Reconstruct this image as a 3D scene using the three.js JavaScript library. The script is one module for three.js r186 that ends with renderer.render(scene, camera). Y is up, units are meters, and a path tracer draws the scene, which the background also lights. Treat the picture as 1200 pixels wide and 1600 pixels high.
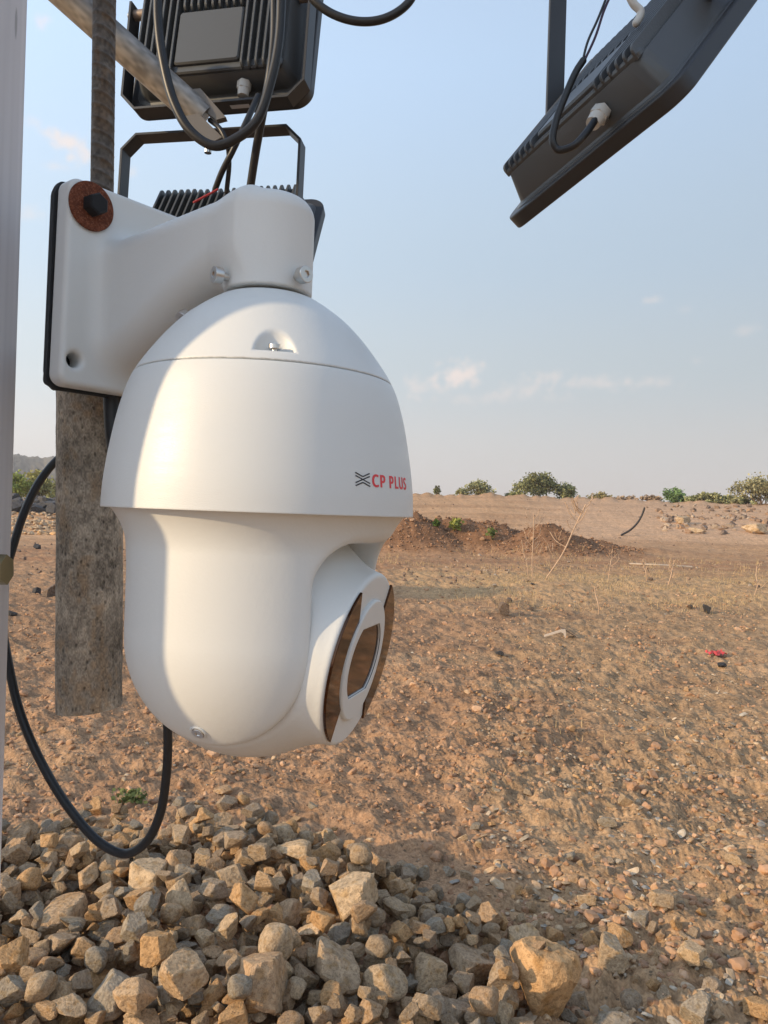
import * as THREE from 'three';
import { mergeGeometries, mergeVertices, toCreasedNormals } from 'three/addons/utils/BufferGeometryUtils.js';
import { FontLoader } from 'three/addons/loaders/FontLoader.js';
import { TextGeometry } from 'three/addons/geometries/TextGeometry.js';
import { createNoise2D, createNoise3D } from 'simplex-noise';

// ---------------------------------------------------------------- camera, sun, sky, exposure
const scene = new THREE.Scene();
const EYE = 1.42, FOCAL = 1202, ROLL = 1.1 * Math.PI / 180;
const camera = new THREE.PerspectiveCamera(2 * Math.atan(800 / FOCAL) * 180 / Math.PI, 0.75, 0.02, 6000);
camera.position.set(0, EYE, 0);
camera.rotation.set(0, 0, ROLL);
scene.add(camera);
const renderer = new THREE.WebGLRenderer({ antialias: true });
renderer.toneMapping = THREE.LinearToneMapping;
renderer.toneMappingExposure = 1.07;
renderer.shadowMap.enabled = true;
const SUN_AZ = -66 * Math.PI / 180, SUN_EL = 18.5 * Math.PI / 180;      // azimuth from +z (towards the viewer) to +x
const SUN = new THREE.Vector3(Math.sin(SUN_AZ) * Math.cos(SUN_EL), Math.sin(SUN_EL), Math.cos(SUN_AZ) * Math.cos(SUN_EL));
const sun = new THREE.DirectionalLight(new THREE.Color().setRGB(1, 0.75, 0.46), 4.1);
sun.position.copy(SUN).multiplyScalar(60);
sun.castShadow = true; sun.shadow.radius = 2.2; sun.shadow.mapSize.set(4096, 4096);
Object.assign(sun.shadow.camera, { left: -30, right: 30, top: 30, bottom: -30, near: 1, far: 160 });
sun.name = 'sun';
scene.add(sun, sun.target);
const FOG = 0.0006;
scene.fog = new THREE.FogExp2(new THREE.Color().setRGB(0.93, 0.9, 0.9), FOG);

// ---------------------------------------------------------------- helpers
let seedState = 7;
function reseed(s) { seedState = s | 0; }
function rnd() { seedState = (seedState + 0x6d2b79f5) | 0; let t = Math.imul(seedState ^ (seedState >>> 15), 1 | seedState); t = (t + Math.imul(t ^ (t >>> 7), 61 | t)) ^ t; return ((t ^ (t >>> 14)) >>> 0) / 4294967296; }
const rr = (a, b) => a + (b - a) * rnd();
const gauss = () => (rnd() + rnd() + rnd() + rnd() - 2) * 1.0;
const n2 = createNoise2D(() => rnd()), n3 = createNoise3D(() => rnd());
const { clamp, lerp, smoothstep } = THREE.MathUtils;
const V = (x, y, z) => new THREE.Vector3(x, y, z);
const lin = (r, g, b) => new THREE.Color().setRGB(r, g, b);
function fbm(x, y, o = 4, gain = 0.5) { let s = 0, a = 1, t = 0; for (let i = 0; i < o; i++) { s += a * n2(x, y); t += a; a *= gain; x = x * 2.03 + 17.1; y = y * 2.03 - 9.7; } return s / t; }
function rayOf(px, py) { const x = (px - 600) / FOCAL, y = (800 - py) / FOCAL, c = Math.cos(ROLL), s = Math.sin(ROLL); return V(x * c - y * s, x * s + y * c, -1); }
function at(px, py, depth) { return rayOf(px, py).multiplyScalar(depth).add(V(0, EYE, 0)); }
const used = new Map();
function numbered(n) { const k = used.get(n) ?? 0; used.set(n, k + 1); return k ? n + '_' + String(k).padStart(3, '0') : n; }
function tag(o, label, category, group, kind) { if (label) o.userData.label = label; if (category) o.userData.category = category; if (group) o.userData.group = group; if (kind) o.userData.kind = kind; return o; }
function thing(name, label, category, group) { const g = new THREE.Group(); g.name = numbered(name); scene.add(g); return tag(g, label, category, group); }
function part(name, geo, mat, parent, label) { const m = new THREE.Mesh(geo, mat); m.name = parent === scene ? numbered(name) : name; m.castShadow = m.receiveShadow = true; parent.add(m); if (label) m.userData.label = label; return m; }
function single(name, geo, mat, label, category, group, kind) { return tag(part(name, geo, mat, scene), label, category, group, kind); }
function tube(pts, r, seg = 80, rad = 10, closed = false) { return new THREE.TubeGeometry(new THREE.CatmullRomCurve3(pts, closed, 'centripetal'), seg, r, rad, closed); }
function capTube(pts, r, seg = 80, rad = 10) { // a tube with rounded ends
  const c = new THREE.CatmullRomCurve3(pts, false, 'centripetal'), g = [new THREE.TubeGeometry(c, seg, r, rad, false)];
  for (const t of [0, 1]) { const s = new THREE.SphereGeometry(r, rad, 6); const p = c.getPoint(t); s.translate(p.x, p.y, p.z); g.push(s); }
  return mergeGeometries(g);
}
function between(a, b, r, rad = 24, r2 = r) { const d = b.clone().sub(a), g = new THREE.CylinderGeometry(r2, r, d.length(), rad); g.translate(0, d.length() / 2, 0); g.applyQuaternion(new THREE.Quaternion().setFromUnitVectors(V(0, 1, 0), d.normalize())); g.translate(a.x, a.y, a.z); return g; }
// surface of a signed distance function: surface nets, then each vertex is moved onto the surface
function sdfMesh(f, lo, hi, cell) {
  const n = [0, 1, 2].map((k) => Math.ceil((hi[k] - lo[k]) / cell) + 1), [nx, ny, nz] = n, val = new Float32Array(nx * ny * nz), id = (i, j, k) => (k * ny + j) * nx + i;
  for (let k = 0; k < nz; k++) for (let j = 0; j < ny; j++) for (let i = 0; i < nx; i++) val[id(i, j, k)] = f(lo[0] + i * cell, lo[1] + j * cell, lo[2] + k * cell);
  const vert = new Int32Array(nx * ny * nz).fill(-1), pos = [], idx = [];
  const corner = []; for (let c = 0; c < 8; c++) corner.push([c & 1, (c >> 1) & 1, c >> 2]);
  const edges = []; for (let a = 0; a < 8; a++) for (const b of [1, 2, 4]) if (!(a & b)) edges.push([a, a | b]);
  for (let k = 0; k < nz - 1; k++) for (let j = 0; j < ny - 1; j++) for (let i = 0; i < nx - 1; i++) {
    const v = corner.map((c) => val[id(i + c[0], j + c[1], k + c[2])]); let neg = 0; for (const x of v) neg += x < 0;
    if (neg === 0 || neg === 8) continue;
    let x = 0, y = 0, z = 0, m = 0;
    for (const [a, b] of edges) if ((v[a] < 0) !== (v[b] < 0)) { const t = v[a] / (v[a] - v[b]), A = corner[a], B = corner[b]; x += A[0] + t * (B[0] - A[0]); y += A[1] + t * (B[1] - A[1]); z += A[2] + t * (B[2] - A[2]); m++; }
    vert[id(i, j, k)] = pos.length / 3; pos.push(lo[0] + (i + x / m) * cell, lo[1] + (j + y / m) * cell, lo[2] + (k + z / m) * cell);
  }
  const quad = (a, b, c, d, flip) => { if (Math.min(a, b, c, d) < 0) return; flip ? idx.push(a, c, b, a, d, c) : idx.push(a, b, c, a, c, d); };
  for (let k = 1; k < nz - 1; k++) for (let j = 1; j < ny - 1; j++) for (let i = 1; i < nx - 1; i++) {
    const s = val[id(i, j, k)] < 0;
    if (s !== val[id(i + 1, j, k)] < 0) quad(vert[id(i, j - 1, k - 1)], vert[id(i, j, k - 1)], vert[id(i, j, k)], vert[id(i, j - 1, k)], !s);
    if (s !== val[id(i, j + 1, k)] < 0) quad(vert[id(i - 1, j, k - 1)], vert[id(i - 1, j, k)], vert[id(i, j, k)], vert[id(i, j, k - 1)], !s);
    if (s !== val[id(i, j, k + 1)] < 0) quad(vert[id(i - 1, j - 1, k)], vert[id(i, j - 1, k)], vert[id(i, j, k)], vert[id(i - 1, j, k)], !s);
  }
  const P = new Float32Array(pos), N = new Float32Array(pos.length), e = cell * 0.25;
  for (let q = 0; q < P.length; q += 3) {
    let gx, gy, gz;
    for (let it = 0; it < 3; it++) {
      const x = P[q], y = P[q + 1], z = P[q + 2];
      gx = (f(x + e, y, z) - f(x - e, y, z)) / (2 * e); gy = (f(x, y + e, z) - f(x, y - e, z)) / (2 * e); gz = (f(x, y, z + e) - f(x, y, z - e)) / (2 * e);
      const g2 = Math.max(gx * gx + gy * gy + gz * gz, 0.05), d = clamp(f(x, y, z) / g2, -cell, cell);
      if (it < 2) { P[q] -= gx * d; P[q + 1] -= gy * d; P[q + 2] -= gz * d; }
    }
    const l = Math.hypot(gx, gy, gz) || 1; N[q] = gx / l; N[q + 1] = gy / l; N[q + 2] = gz / l;
  }
  const g = new THREE.BufferGeometry();
  g.setAttribute('position', new THREE.BufferAttribute(P, 3)); g.setAttribute('normal', new THREE.BufferAttribute(N, 3));
  g.setAttribute('uv', new THREE.BufferAttribute(new Float32Array(P.length / 3 * 2).map((_, i) => P[(i >> 1) * 3 + (i & 1)]), 2)); g.setIndex(idx);
  return g;
}
const smin = (a, b, k) => { const h = Math.max(k - Math.abs(a - b), 0) / k; return Math.min(a, b) - h * h * k * 0.25; };
const smax = (a, b, k) => -smin(-a, -b, k);
const rbox2 = (x, y, hx, hy, r) => { const qx = Math.abs(x) - hx + r, qy = Math.abs(y) - hy + r; return Math.hypot(Math.max(qx, 0), Math.max(qy, 0)) + Math.min(Math.max(qx, qy), 0) - r; };

// tileable noise textures
function tex(size, fn, srgb, repeat) {
  const d = new Uint8Array(size * size * 4);
  for (let y = 0; y < size; y++) for (let x = 0; x < size; x++) { const c = fn(x / size, y / size), o = (y * size + x) * 4; for (let k = 0; k < 3; k++) d[o + k] = clamp(Math.round((Array.isArray(c) ? c[k] : c) * 255), 0, 255); d[o + 3] = 255; }
  const t = new THREE.DataTexture(d, size, size); t.magFilter = THREE.LinearFilter; t.minFilter = THREE.LinearMipmapLinearFilter; t.wrapS = t.wrapT = THREE.RepeatWrapping;
  if (srgb) t.colorSpace = THREE.SRGBColorSpace;
  if (repeat) t.repeat.set(repeat, repeat);
  t.needsUpdate = true; return t;
}
function lattice(n, seed) { reseed(seed); const a = new Float32Array(n * n); for (let i = 0; i < a.length; i++) a[i] = rnd(); return (u, v) => { const x = u * n, y = v * n, i = Math.floor(x), j = Math.floor(y); let s = x - i, t = y - j; s = s * s * (3 - 2 * s); t = t * t * (3 - 2 * t); const g = (p, q) => a[((q % n + n) % n) * n + ((p % n + n) % n)]; return lerp(lerp(g(i, j), g(i + 1, j), s), lerp(g(i, j + 1), g(i + 1, j + 1), s), t); }; }
function cells(n, seed) { reseed(seed); const a = []; for (let i = 0; i < n * n; i++) a.push([rnd(), rnd(), rnd()]); return (u, v) => { const x = u * n, y = v * n, i = Math.floor(x), j = Math.floor(y); let b = 9, w = 0; for (let q = -1; q <= 1; q++) for (let p = -1; p <= 1; p++) { const c = a[(((j + q) % n + n) % n) * n + (((i + p) % n + n) % n)], d = Math.hypot(i + p + c[0] - x, j + q + c[1] - y); if (d < b) { b = d; w = c[2]; } } return [b, w]; }; }

// ---------------------------------------------------------------- sky: evening haze, paler and brighter towards the sun, small clouds low down
(function () {
  const W = 2048, H = 1024, data = new Float32Array(W * H * 4), sunH = SUN.clone();
  const stops = [[0, [0.56, 0.545, 0.535]], [4, [0.525, 0.535, 0.54]], [10, [0.44, 0.51, 0.56]], [18, [0.39, 0.495, 0.605]], [30, [0.375, 0.505, 0.68]], [45, [0.30, 0.39, 0.55]], [65, [0.19, 0.26, 0.39]], [90, [0.14, 0.20, 0.31]]];
  const col = (el) => { for (let i = 1; i < stops.length; i++) if (el <= stops[i][0]) { let t = (el - stops[i - 1][0]) / (stops[i][0] - stops[i - 1][0]); t = t * t * (3 - 2 * t) * 0.5 + t * 0.5; return stops[i - 1][1].map((c, k) => lerp(c, stops[i][1][k], t)); } return stops.at(-1)[1]; };
  const puffs = [[718, 588, 40, 24, 1.0], [660, 606, 36, 20, 0.5], [740, 578, 22, 16, 0.45], [855, 590, 36, 12, 0.5], [820, 608, 50, 14, 0.4], [930, 600, 70, 14, 0.42], [1010, 600, 50, 12, 0.32], [770, 622, 120, 12, 0.28], [1018, 470, 16, 7, 0.4], [1072, 486, 12, 6, 0.3], [1090, 563, 12, 7, 0.3], [1165, 518, 22, 9, 0.3], [105, 225, 36, 20, 0.85], [130, 245, 30, 18, 0.6], [95, 262, 20, 8, 0.4], [68, 36, 12, 9, 0.6], [45, 330, 22, 18, 0.3], [205, 268, 16, 9, 0.35], [50, 190, 14, 10, 0.3]]
    .map(([px, py, w, h, a]) => { const r = rayOf(px, py); return [Math.atan2(r.x, -r.z), Math.atan2(r.y, Math.hypot(r.x, r.z)), w / FOCAL, h / FOCAL, a]; });
  for (let j = 0; j < H; j++) for (let i = 0; i < W; i++) {
    const up = ((j + 0.5) / H - 0.5) * Math.PI, ro = ((i + 0.5) / W - 0.5) * 2 * Math.PI, x = Math.cos(ro) * Math.cos(up), y = Math.sin(up), z = Math.sin(ro) * Math.cos(up), el = Math.max(up * 180 / Math.PI, 0);
    const cg = clamp(x * sunH.x + y * sunH.y + z * sunH.z, -1, 1), gam = Math.acos(cg), b = col(el), wide = Math.pow((1 + cg) / 2, 1.5), near = Math.exp(-gam / 0.33), low = Math.exp(-el / 16);
    const k = 1 + 1.25 * wide + 1.9 * near, warm = (0.30 * wide + 0.5 * near) * (0.45 + 0.55 * low);
    let c = [b[0] * k * (1 + warm * 0.55), b[1] * k * (1 + warm * 0.15), b[2] * k * (1 - warm * 0.22)];
    const az = Math.atan2(x, -z);
    for (const [pa, pe, w, h, a] of puffs) {
      const dx = (az - pa) / w, dy = (up - pe) / h; if (Math.abs(dx) > 2.2 || Math.abs(dy) > 2.2) continue;
      const q = 1 - Math.hypot(dx, dy < 0 ? dy * 1.3 : dy) * 0.75 + 0.75 * fbm(az * 38 + 3, up * 46, 5, 0.6), m = a * smoothstep(q, 0.15, 1.1);
      c = [lerp(c[0], 0.80 * (0.75 + 0.25 * k), m), lerp(c[1], 0.72 * (0.75 + 0.25 * k), m), lerp(c[2], 0.69 * (0.75 + 0.25 * k), m)];
    }
    const o = (j * W + i) * 4; data[o] = c[0]; data[o + 1] = c[1]; data[o + 2] = c[2]; data[o + 3] = 1;
  }
  const t = new THREE.DataTexture(data, W, H, THREE.RGBAFormat, THREE.FloatType); t.mapping = THREE.EquirectangularReflectionMapping; t.magFilter = t.minFilter = THREE.LinearFilter; t.needsUpdate = true;
  scene.background = t; scene.environment = t;
})();

// ---------------------------------------------------------------- the ground
// distance inside the rubble heap's outline (positive inside), x across, d away from the viewer
function heapIn(x, d) {
  const wob = 0.05 * n2(x * 2.3 + 5, d * 2.1);
  const far = x < -0.35 ? 3.2 : x < 0.15 ? lerp(3.2, 2.9, (x + 0.35) / 0.5) : lerp(2.9, 2.4, (x - 0.15) / 0.3);
  const side = 0.40 - 0.06 * (d - 2.2);
  return Math.min(far - d, side - x) + wob;
}
function broad(x, d) { // the lie of the land
  let h = 0.05 * fbm(x * 0.11, d * 0.11, 3) * smoothstep(d, 2, 9) + 0.03 * n2(x * 0.45, d * 0.45) * smoothstep(d, 1, 5);
  const a = Math.atan2(x, d) * 180 / Math.PI;
  const R = smoothstep(a, -12, 2);                                   // the bank on the right
  h += R * (smoothstep(d, 24, 62) * 2.9 - 0.2 * smoothstep(a, 4, 24) * smoothstep(d, 30, 60) * 1.0);
  h += (1 - R) * (smoothstep(d, 33, 45) * 1.15 + smoothstep(d, 45, 75) * 0.9);
  h += 0.22 * smoothstep(d, 50, 62) * n2(a * 0.35, 3.1) + 0.1 * smoothstep(d, 50, 62) * n2(a * 1.3, 7.7);
  h -= smoothstep(d, 66, 140) * 2.2;
  return h;
}
function mounds(x, d) { // tipped heaps of dark soil
  let m = 0;
  for (const [px, dd, hh, w, l] of [[640, 28.0, 1.22, 1.9, 1.5], [705, 28.6, 1.12, 1.9, 1.4], [760, 28.2, 1.02, 1.7, 1.4], [800, 28.4, 0.80, 1.4, 1.4], [856, 26.8, 1.02, 1.5, 1.5], [912, 27.4, 0.52, 1.7, 1.3], [560, 28.4, 1.1, 2.4, 1.6], [985, 28.4, 0.16, 2.2, 1.0]]) {
    const cx = (px - 600) / FOCAL * dd, q = Math.hypot((x - cx) / w, (d - dd) / l); m = Math.max(m, hh * Math.exp(-q * q * 0.95));
  }
  return m * (1 + 0.12 * n2(x * 0.9, d * 0.9) + 0.07 * n2(x * 2.6, d * 2.6));
}
const clodLat = cells(64, 31);
function detail(x, d) {
  const near = 1 - 0.6 * smoothstep(d, 18, 30) - 0.4 * smoothstep(d, 60, 110), rough = 0.55 + 0.45 * smoothstep(n2(x * 0.5 + 3, d * 0.5), -0.4, 0.5);
  let h = 0.024 * n2(x * 1.9, d * 1.9) + 0.017 * n2(x * 4.6 + 8, d * 4.6) + 0.013 * n2(x * 10.1, d * 10.1) * rough;
  if (d < 26) { h += 0.011 * Math.abs(n2(x * 21, d * 21)) * rough + 0.006 * n2(x * 43, d * 43) * rough; const c = clodLat(x * 0.16, d * 0.16)[0]; h += 0.014 * rough * Math.max(0, 0.42 - c) * (n2(x * 3, d * 3) > -0.1 ? 1 : 0.3); }
  if (d > 12) h += 0.012 * n2(x * 3.1, d * 1.2) * smoothstep(d, 12, 20) + 0.09 * smoothstep(d, 26, 34) * n2(x * 0.07 + 2, d * 0.42) + 0.035 * smoothstep(d, 18, 24) * n2(x * 0.1, d * 1.1 + 4);
  return h * near;
}
function terrain(x, d) { return broad(x, d) + (d > 20 && d < 36 ? mounds(x, d) : 0) + detail(x, d) + 0.13 * smoothstep(heapIn(x, d), -0.05, 0.55) * (d < 5 ? 1 : 0); }
function onGround(px, py) { const r = rayOf(px, py); let lo = 1.2, d = lo; while (d < 400) { if (EYE + r.y * d < terrain(r.x * d, d)) break; lo = d; d *= 1.01; } for (let i = 0; i < 20; i++) { const m = (lo + d) / 2; EYE + r.y * m < terrain(r.x * m, m) ? d = m : lo = m; } return V(r.x * d, terrain(r.x * d, d), -d); }

const soilA = lattice(9, 3), soilB = lattice(37, 4), soilC = lattice(150, 5), soilD = lattice(512, 6), peb = cells(110, 8), peb2 = cells(47, 9);
const soilMap = tex(1024, (u, v) => {
  const a = soilA(u, v), b = soilB(u, v), c = soilC(u, v), e = soilD(u, v), [pd, pw] = peb(u, v), [qd, qw] = peb2(u, v);
  let t = 0.88 + 0.10 * (a - 0.5) + 0.16 * (b - 0.5) + 0.20 * (c - 0.5) + 0.22 * (e - 0.5), col = [t, t * 0.985, t * 0.96];
  if (pd < 0.30 && pw > 0.9) { const k = 0.85 + 0.55 * (pw - 0.62); col = pw > 0.93 ? [0.60 * k, 0.62 * k, 0.63 * k] : [t * k * 1.08, t * k * 1.06, t * k * 1.02]; }
  if (qd < 0.22 && qw > 0.88) { const k = 0.95 + 0.9 * (qw - 0.88); col = [t * k * 1.02, t * k * 1.02, t * k * 1.0]; }
  return col;
}, true);
const soilBump = tex(1024, (u, v) => { const [pd, pw] = peb(u, v), [qd, qw] = peb2(u, v); let h = 0.30 * soilB(u, v) + 0.38 * soilC(u, v) * soilB(v, u) + 0.2 * soilC(v, u) + 0.14 * soilD(u, v); if (pw > 0.9) h += 0.22 * Math.max(0, 1 - pd / 0.32) ** 0.5; if (qw > 0.88) h += 0.38 * Math.max(0, 1 - qd / 0.26) ** 0.5; return h; });
const groundMat = new THREE.MeshPhysicalMaterial({ vertexColors: true, map: soilMap, bumpMap: soilBump, bumpScale: 0.014, roughness: 0.96, specularIntensity: 0.3 });
(function () {
  const rs = []; let r = 0.25; while (r < 5000) { rs.push(r); r *= r < 1.6 ? 1.12 : r < 6 ? 1.0065 : r < 14 ? 1.008 : r < 34 ? 1.010 : r < 75 ? 1.014 : 1.09; }
  const as = []; for (let i = 0; i <= 520; i++) as.push(-34 + 68 * i / 520); for (let i = 1; i <= 60; i++) as.push(34 + (360 - 68) * i / 60);
  const nr = rs.length, na = as.length, P = new Float32Array(nr * na * 3), C = new Float32Array(nr * na * 3), U = new Float32Array(nr * na * 2), idx = [];
  for (let i = 0; i < nr; i++) for (let j = 0; j < na; j++) {
    const q = i * na + j, a = as[j] * Math.PI / 180, x = rs[i] * Math.sin(a), d = rs[i] * Math.cos(a), front = as[j] <= 34.001;
    const h = front && d > 0 ? terrain(x, d) : broad(x, Math.abs(d)) * 0.5;
    P[q * 3] = x; P[q * 3 + 1] = h; P[q * 3 + 2] = -d; U[q * 2] = x / 2.0; U[q * 2 + 1] = d / 2.0;
    // soil kinds
    const ang = as[j], big = fbm(x * 0.35, d * 0.35, 3), mid = fbm(x * 1.7 + 4, d * 1.7, 3);
    let c = [0.51, 0.325, 0.205];
    const mix = (b, t) => { t = clamp(t, 0, 1); c = c.map((v, k) => lerp(v, b[k], t)); };
    mix([0.54, 0.375, 0.235], smoothstep(x / Math.max(d, 0.5) + 0.09 * n2(d * 0.6, x * 0.3), 0.08, 0.22) * 0.9);           // yellower gritty soil on the right
    mix([0.40, 0.255, 0.165], 0.75 * smoothstep(big, 0.1, 0.6)); mix([0.60, 0.415, 0.27], 0.65 * smoothstep(-big, 0.15, 0.6));
    mix([0.33, 0.235, 0.165], 0.5 * smoothstep(mid, 0.25, 0.7));
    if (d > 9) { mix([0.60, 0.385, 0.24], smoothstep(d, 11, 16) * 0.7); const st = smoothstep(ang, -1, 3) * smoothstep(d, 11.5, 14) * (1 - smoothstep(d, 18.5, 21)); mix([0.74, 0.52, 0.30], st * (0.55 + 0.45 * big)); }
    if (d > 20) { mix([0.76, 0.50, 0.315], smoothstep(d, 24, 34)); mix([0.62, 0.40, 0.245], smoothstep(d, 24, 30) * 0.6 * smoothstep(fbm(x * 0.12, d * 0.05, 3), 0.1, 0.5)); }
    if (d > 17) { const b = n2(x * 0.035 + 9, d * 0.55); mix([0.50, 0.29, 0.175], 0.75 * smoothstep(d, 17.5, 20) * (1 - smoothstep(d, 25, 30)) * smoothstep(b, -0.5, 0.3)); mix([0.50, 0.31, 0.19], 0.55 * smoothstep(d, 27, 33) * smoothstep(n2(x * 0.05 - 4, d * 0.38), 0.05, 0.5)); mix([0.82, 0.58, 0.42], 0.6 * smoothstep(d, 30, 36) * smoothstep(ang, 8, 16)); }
    if (d > 20 && d < 36) mix([0.31, 0.178, 0.108], smoothstep(mounds(x, d) + 0.2 * mid, 0.05, 0.35));
    if (d > 50) mix([0.52, 0.33, 0.19], 0.6 * smoothstep(d, 52, 60));
    if (d > 90) mix([0.16, 0.15, 0.07], smoothstep(d, 90, 150));
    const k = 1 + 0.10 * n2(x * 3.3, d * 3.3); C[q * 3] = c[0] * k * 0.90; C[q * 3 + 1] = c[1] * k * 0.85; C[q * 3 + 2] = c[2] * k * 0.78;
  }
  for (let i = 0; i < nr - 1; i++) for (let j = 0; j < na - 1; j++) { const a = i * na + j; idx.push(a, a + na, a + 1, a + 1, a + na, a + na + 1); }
  const g = new THREE.BufferGeometry(); g.setAttribute('position', new THREE.BufferAttribute(P, 3)); g.setAttribute('color', new THREE.BufferAttribute(C, 3)); g.setAttribute('uv', new THREE.BufferAttribute(U, 2)); g.setIndex(idx); g.computeVertexNormals();
  for (let i = 0, N = g.attributes.normal; i < 3 && N.getY(nr * na >> 1) < 0; i++) { const ix = g.index.array; for (let t = 0; t < ix.length; t += 3) { const s = ix[t]; ix[t] = ix[t + 1]; ix[t + 1] = s; } g.computeVertexNormals(); }
  single('ground', g, groundMat, 'dry brown stony earth of the open plain', null, null, 'structure');
})();

// ---------------------------------------------------------------- far wooded ridge on the left
(function () {
  const nx = 420, ny = 40, P = [], C = [], idx = [];
  for (let j = 0; j <= ny; j++) for (let i = 0; i <= nx; i++) {
    const a = lerp(-52, 16, i / nx) * Math.PI / 180, t = j / ny, prof = 64 * smoothstep(-a * 180 / Math.PI, -10, 26) * (0.86 + 0.16 * n2(a * 7, 2)) - 4, d = lerp(560, 900, t);
    const h = prof * Math.pow(Math.sin(Math.min(t * 1.5, 1) * Math.PI / 2), 0.8) + (t > 0.05 ? 2.2 * n2(i * 0.9, j * 1.7) + 1.5 * n2(i * 0.31, j * 0.6) : 0) - 3;
    P.push(d * Math.sin(a), h, -d * Math.cos(a)); const k = 0.9 + 0.5 * n2(i * 0.5, j * 0.8), w = smoothstep(n2(i * 0.05, j * 0.12), -0.2, 0.6);
    C.push(lerp(0.085, 0.12, w) * k, lerp(0.075, 0.095, w) * k, lerp(0.05, 0.062, w) * k);
  }
  for (let j = 0; j < ny; j++) for (let i = 0; i < nx; i++) { const a = j * (nx + 1) + i; idx.push(a, a + 1, a + nx + 1, a + 1, a + nx + 2, a + nx + 1); }
  const g = new THREE.BufferGeometry(); g.setAttribute('position', new THREE.Float32BufferAttribute(P, 3)); g.setAttribute('color', new THREE.Float32BufferAttribute(C, 3)); g.setIndex(idx); g.computeVertexNormals();
  single('hill', g, new THREE.MeshPhysicalMaterial({ vertexColors: true, roughness: 1 }), 'far hazy wooded hill on the horizon', null, null, 'structure');
})();

// ---------------------------------------------------------------- stones
function rockGeo(seed, { detail = 9, planes = 14, round = 0.016, cut = [0.5, 0.88], rough = 0.022, crease = 0.30, tilt = 0.62, squash = [1, 0.78, 0.9] } = {}) {
  reseed(seed * 977 + 13);
  let g = new THREE.IcosahedronGeometry(1, detail); g.deleteAttribute('uv'); g.deleteAttribute('normal'); g = mergeVertices(g, 1e-4);
  const ps = []; for (let i = 0; i < 6; i++) { const n = V(0, 0, 0).setComponent(i >> 1, i & 1 ? 1 : -1).add(V(gauss(), gauss(), gauss()).multiplyScalar(tilt)).normalize(); ps.push([n, rr(cut[0], cut[0] + 0.24)]); }
  for (let i = 6; i < planes; i++) { const n = V(gauss(), gauss(), gauss()).normalize(); ps.push([n, rr(lerp(cut[0], cut[1], 0.45), cut[1])]); }
  const p = g.attributes.position, v = V(), C = new Float32Array(p.count * 3), U = new Float32Array(p.count * 2), sx = rr(0, 50);
  for (let i = 0; i < p.count; i++) {
    v.fromBufferAttribute(p, i); let s = 0; const k = 1 / round;
    for (const [n, d] of ps) { const c = v.dot(n); if (c > 0.05) s += Math.exp(-k * Math.min(d / c, 2.5)); }
    s += Math.exp(-k * 1.02); let r = -Math.log(s) / k; r = clamp(r, 0.35, 1.1);
    r *= 1 + rough * n3(v.x * 2.4 + sx, v.y * 2.4, v.z * 2.4) + rough * 0.5 * n3(v.x * 6 + sx, v.y * 6, v.z * 6);
    U[i * 2] = Math.atan2(v.x, v.z) / Math.PI * 1.5; U[i * 2 + 1] = v.y * 0.9;
    const w = 0.5 + 0.5 * n3(v.x * 1.3 - sx, v.y * 1.3, v.z * 1.3), k2 = 0.86 + 0.22 * w + 0.10 * n3(v.x * 5, v.y * 5 + sx, v.z * 5), st = smoothstep(n3(v.x * 1.7 + 9, v.y * 1.7 - sx, v.z * 1.7), 0.25, 0.7);
    C[i * 3] = k2 * lerp(1, 0.88, st); C[i * 3 + 1] = k2 * lerp(1, 0.80, st); C[i * 3 + 2] = k2 * lerp(1, 0.66, st);
    v.multiplyScalar(r); p.setXYZ(i, v.x * squash[0], v.y * squash[1], v.z * squash[2]);
  }
  g.setAttribute('color', new THREE.BufferAttribute(C, 3)); g.setAttribute('uv', new THREE.BufferAttribute(U, 2)); g = toCreasedNormals(g, crease); { const q = g.attributes.position, uv = g.attributes.uv, A = V(), B = V(), D = V(); for (let t = 0; t < q.count; t += 3) { A.fromBufferAttribute(q, t); B.fromBufferAttribute(q, t + 1).sub(A); D.fromBufferAttribute(q, t + 2).sub(A); B.cross(D); const ax = Math.abs(B.x), ay = Math.abs(B.y), az = Math.abs(B.z); for (let k = t; k < t + 3; k++) ax > ay && ax > az ? uv.setXY(k, q.getZ(k) * 0.6, q.getY(k) * 0.6) : ay > az ? uv.setXY(k, q.getX(k) * 0.6 + 0.3, q.getZ(k) * 0.6) : uv.setXY(k, q.getX(k) * 0.6 + 0.6, q.getY(k) * 0.6 + 0.2); } } g.computeBoundingBox();
  const b = g.boundingBox, c = b.getCenter(V()), e = b.getSize(V()); g.translate(-c.x, -c.y, -c.z); g.userData.half = [e.x / 2, e.y / 2, e.z / 2];
  return g;
}
const grA = lattice(24, 71), grB = lattice(96, 72), grC = lattice(256, 73), grP = cells(40, 74);
const stoneMap = tex(512, (u, v) => { const t = 0.93 + 0.26 * (grA(u, v) - 0.5) + 0.20 * (grB(u, v) - 0.5) + 0.16 * (grC(u, v) - 0.5); return [t, t * 0.99, t * 0.975]; }, true);
const stoneBump = tex(512, (u, v) => 0.45 * grA(u, v) + 0.25 * grB(u, v) + 0.12 * grC(u, v) + (grP(u, v)[0] < 0.25 ? -0.08 : 0));
const stoneTints = [[0.58, 0.40, 0.24], [0.52, 0.35, 0.21], [0.62, 0.45, 0.28], [0.47, 0.345, 0.225], [0.60, 0.37, 0.185], [0.43, 0.325, 0.225], [0.40, 0.335, 0.255], [0.54, 0.40, 0.26]];
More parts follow.
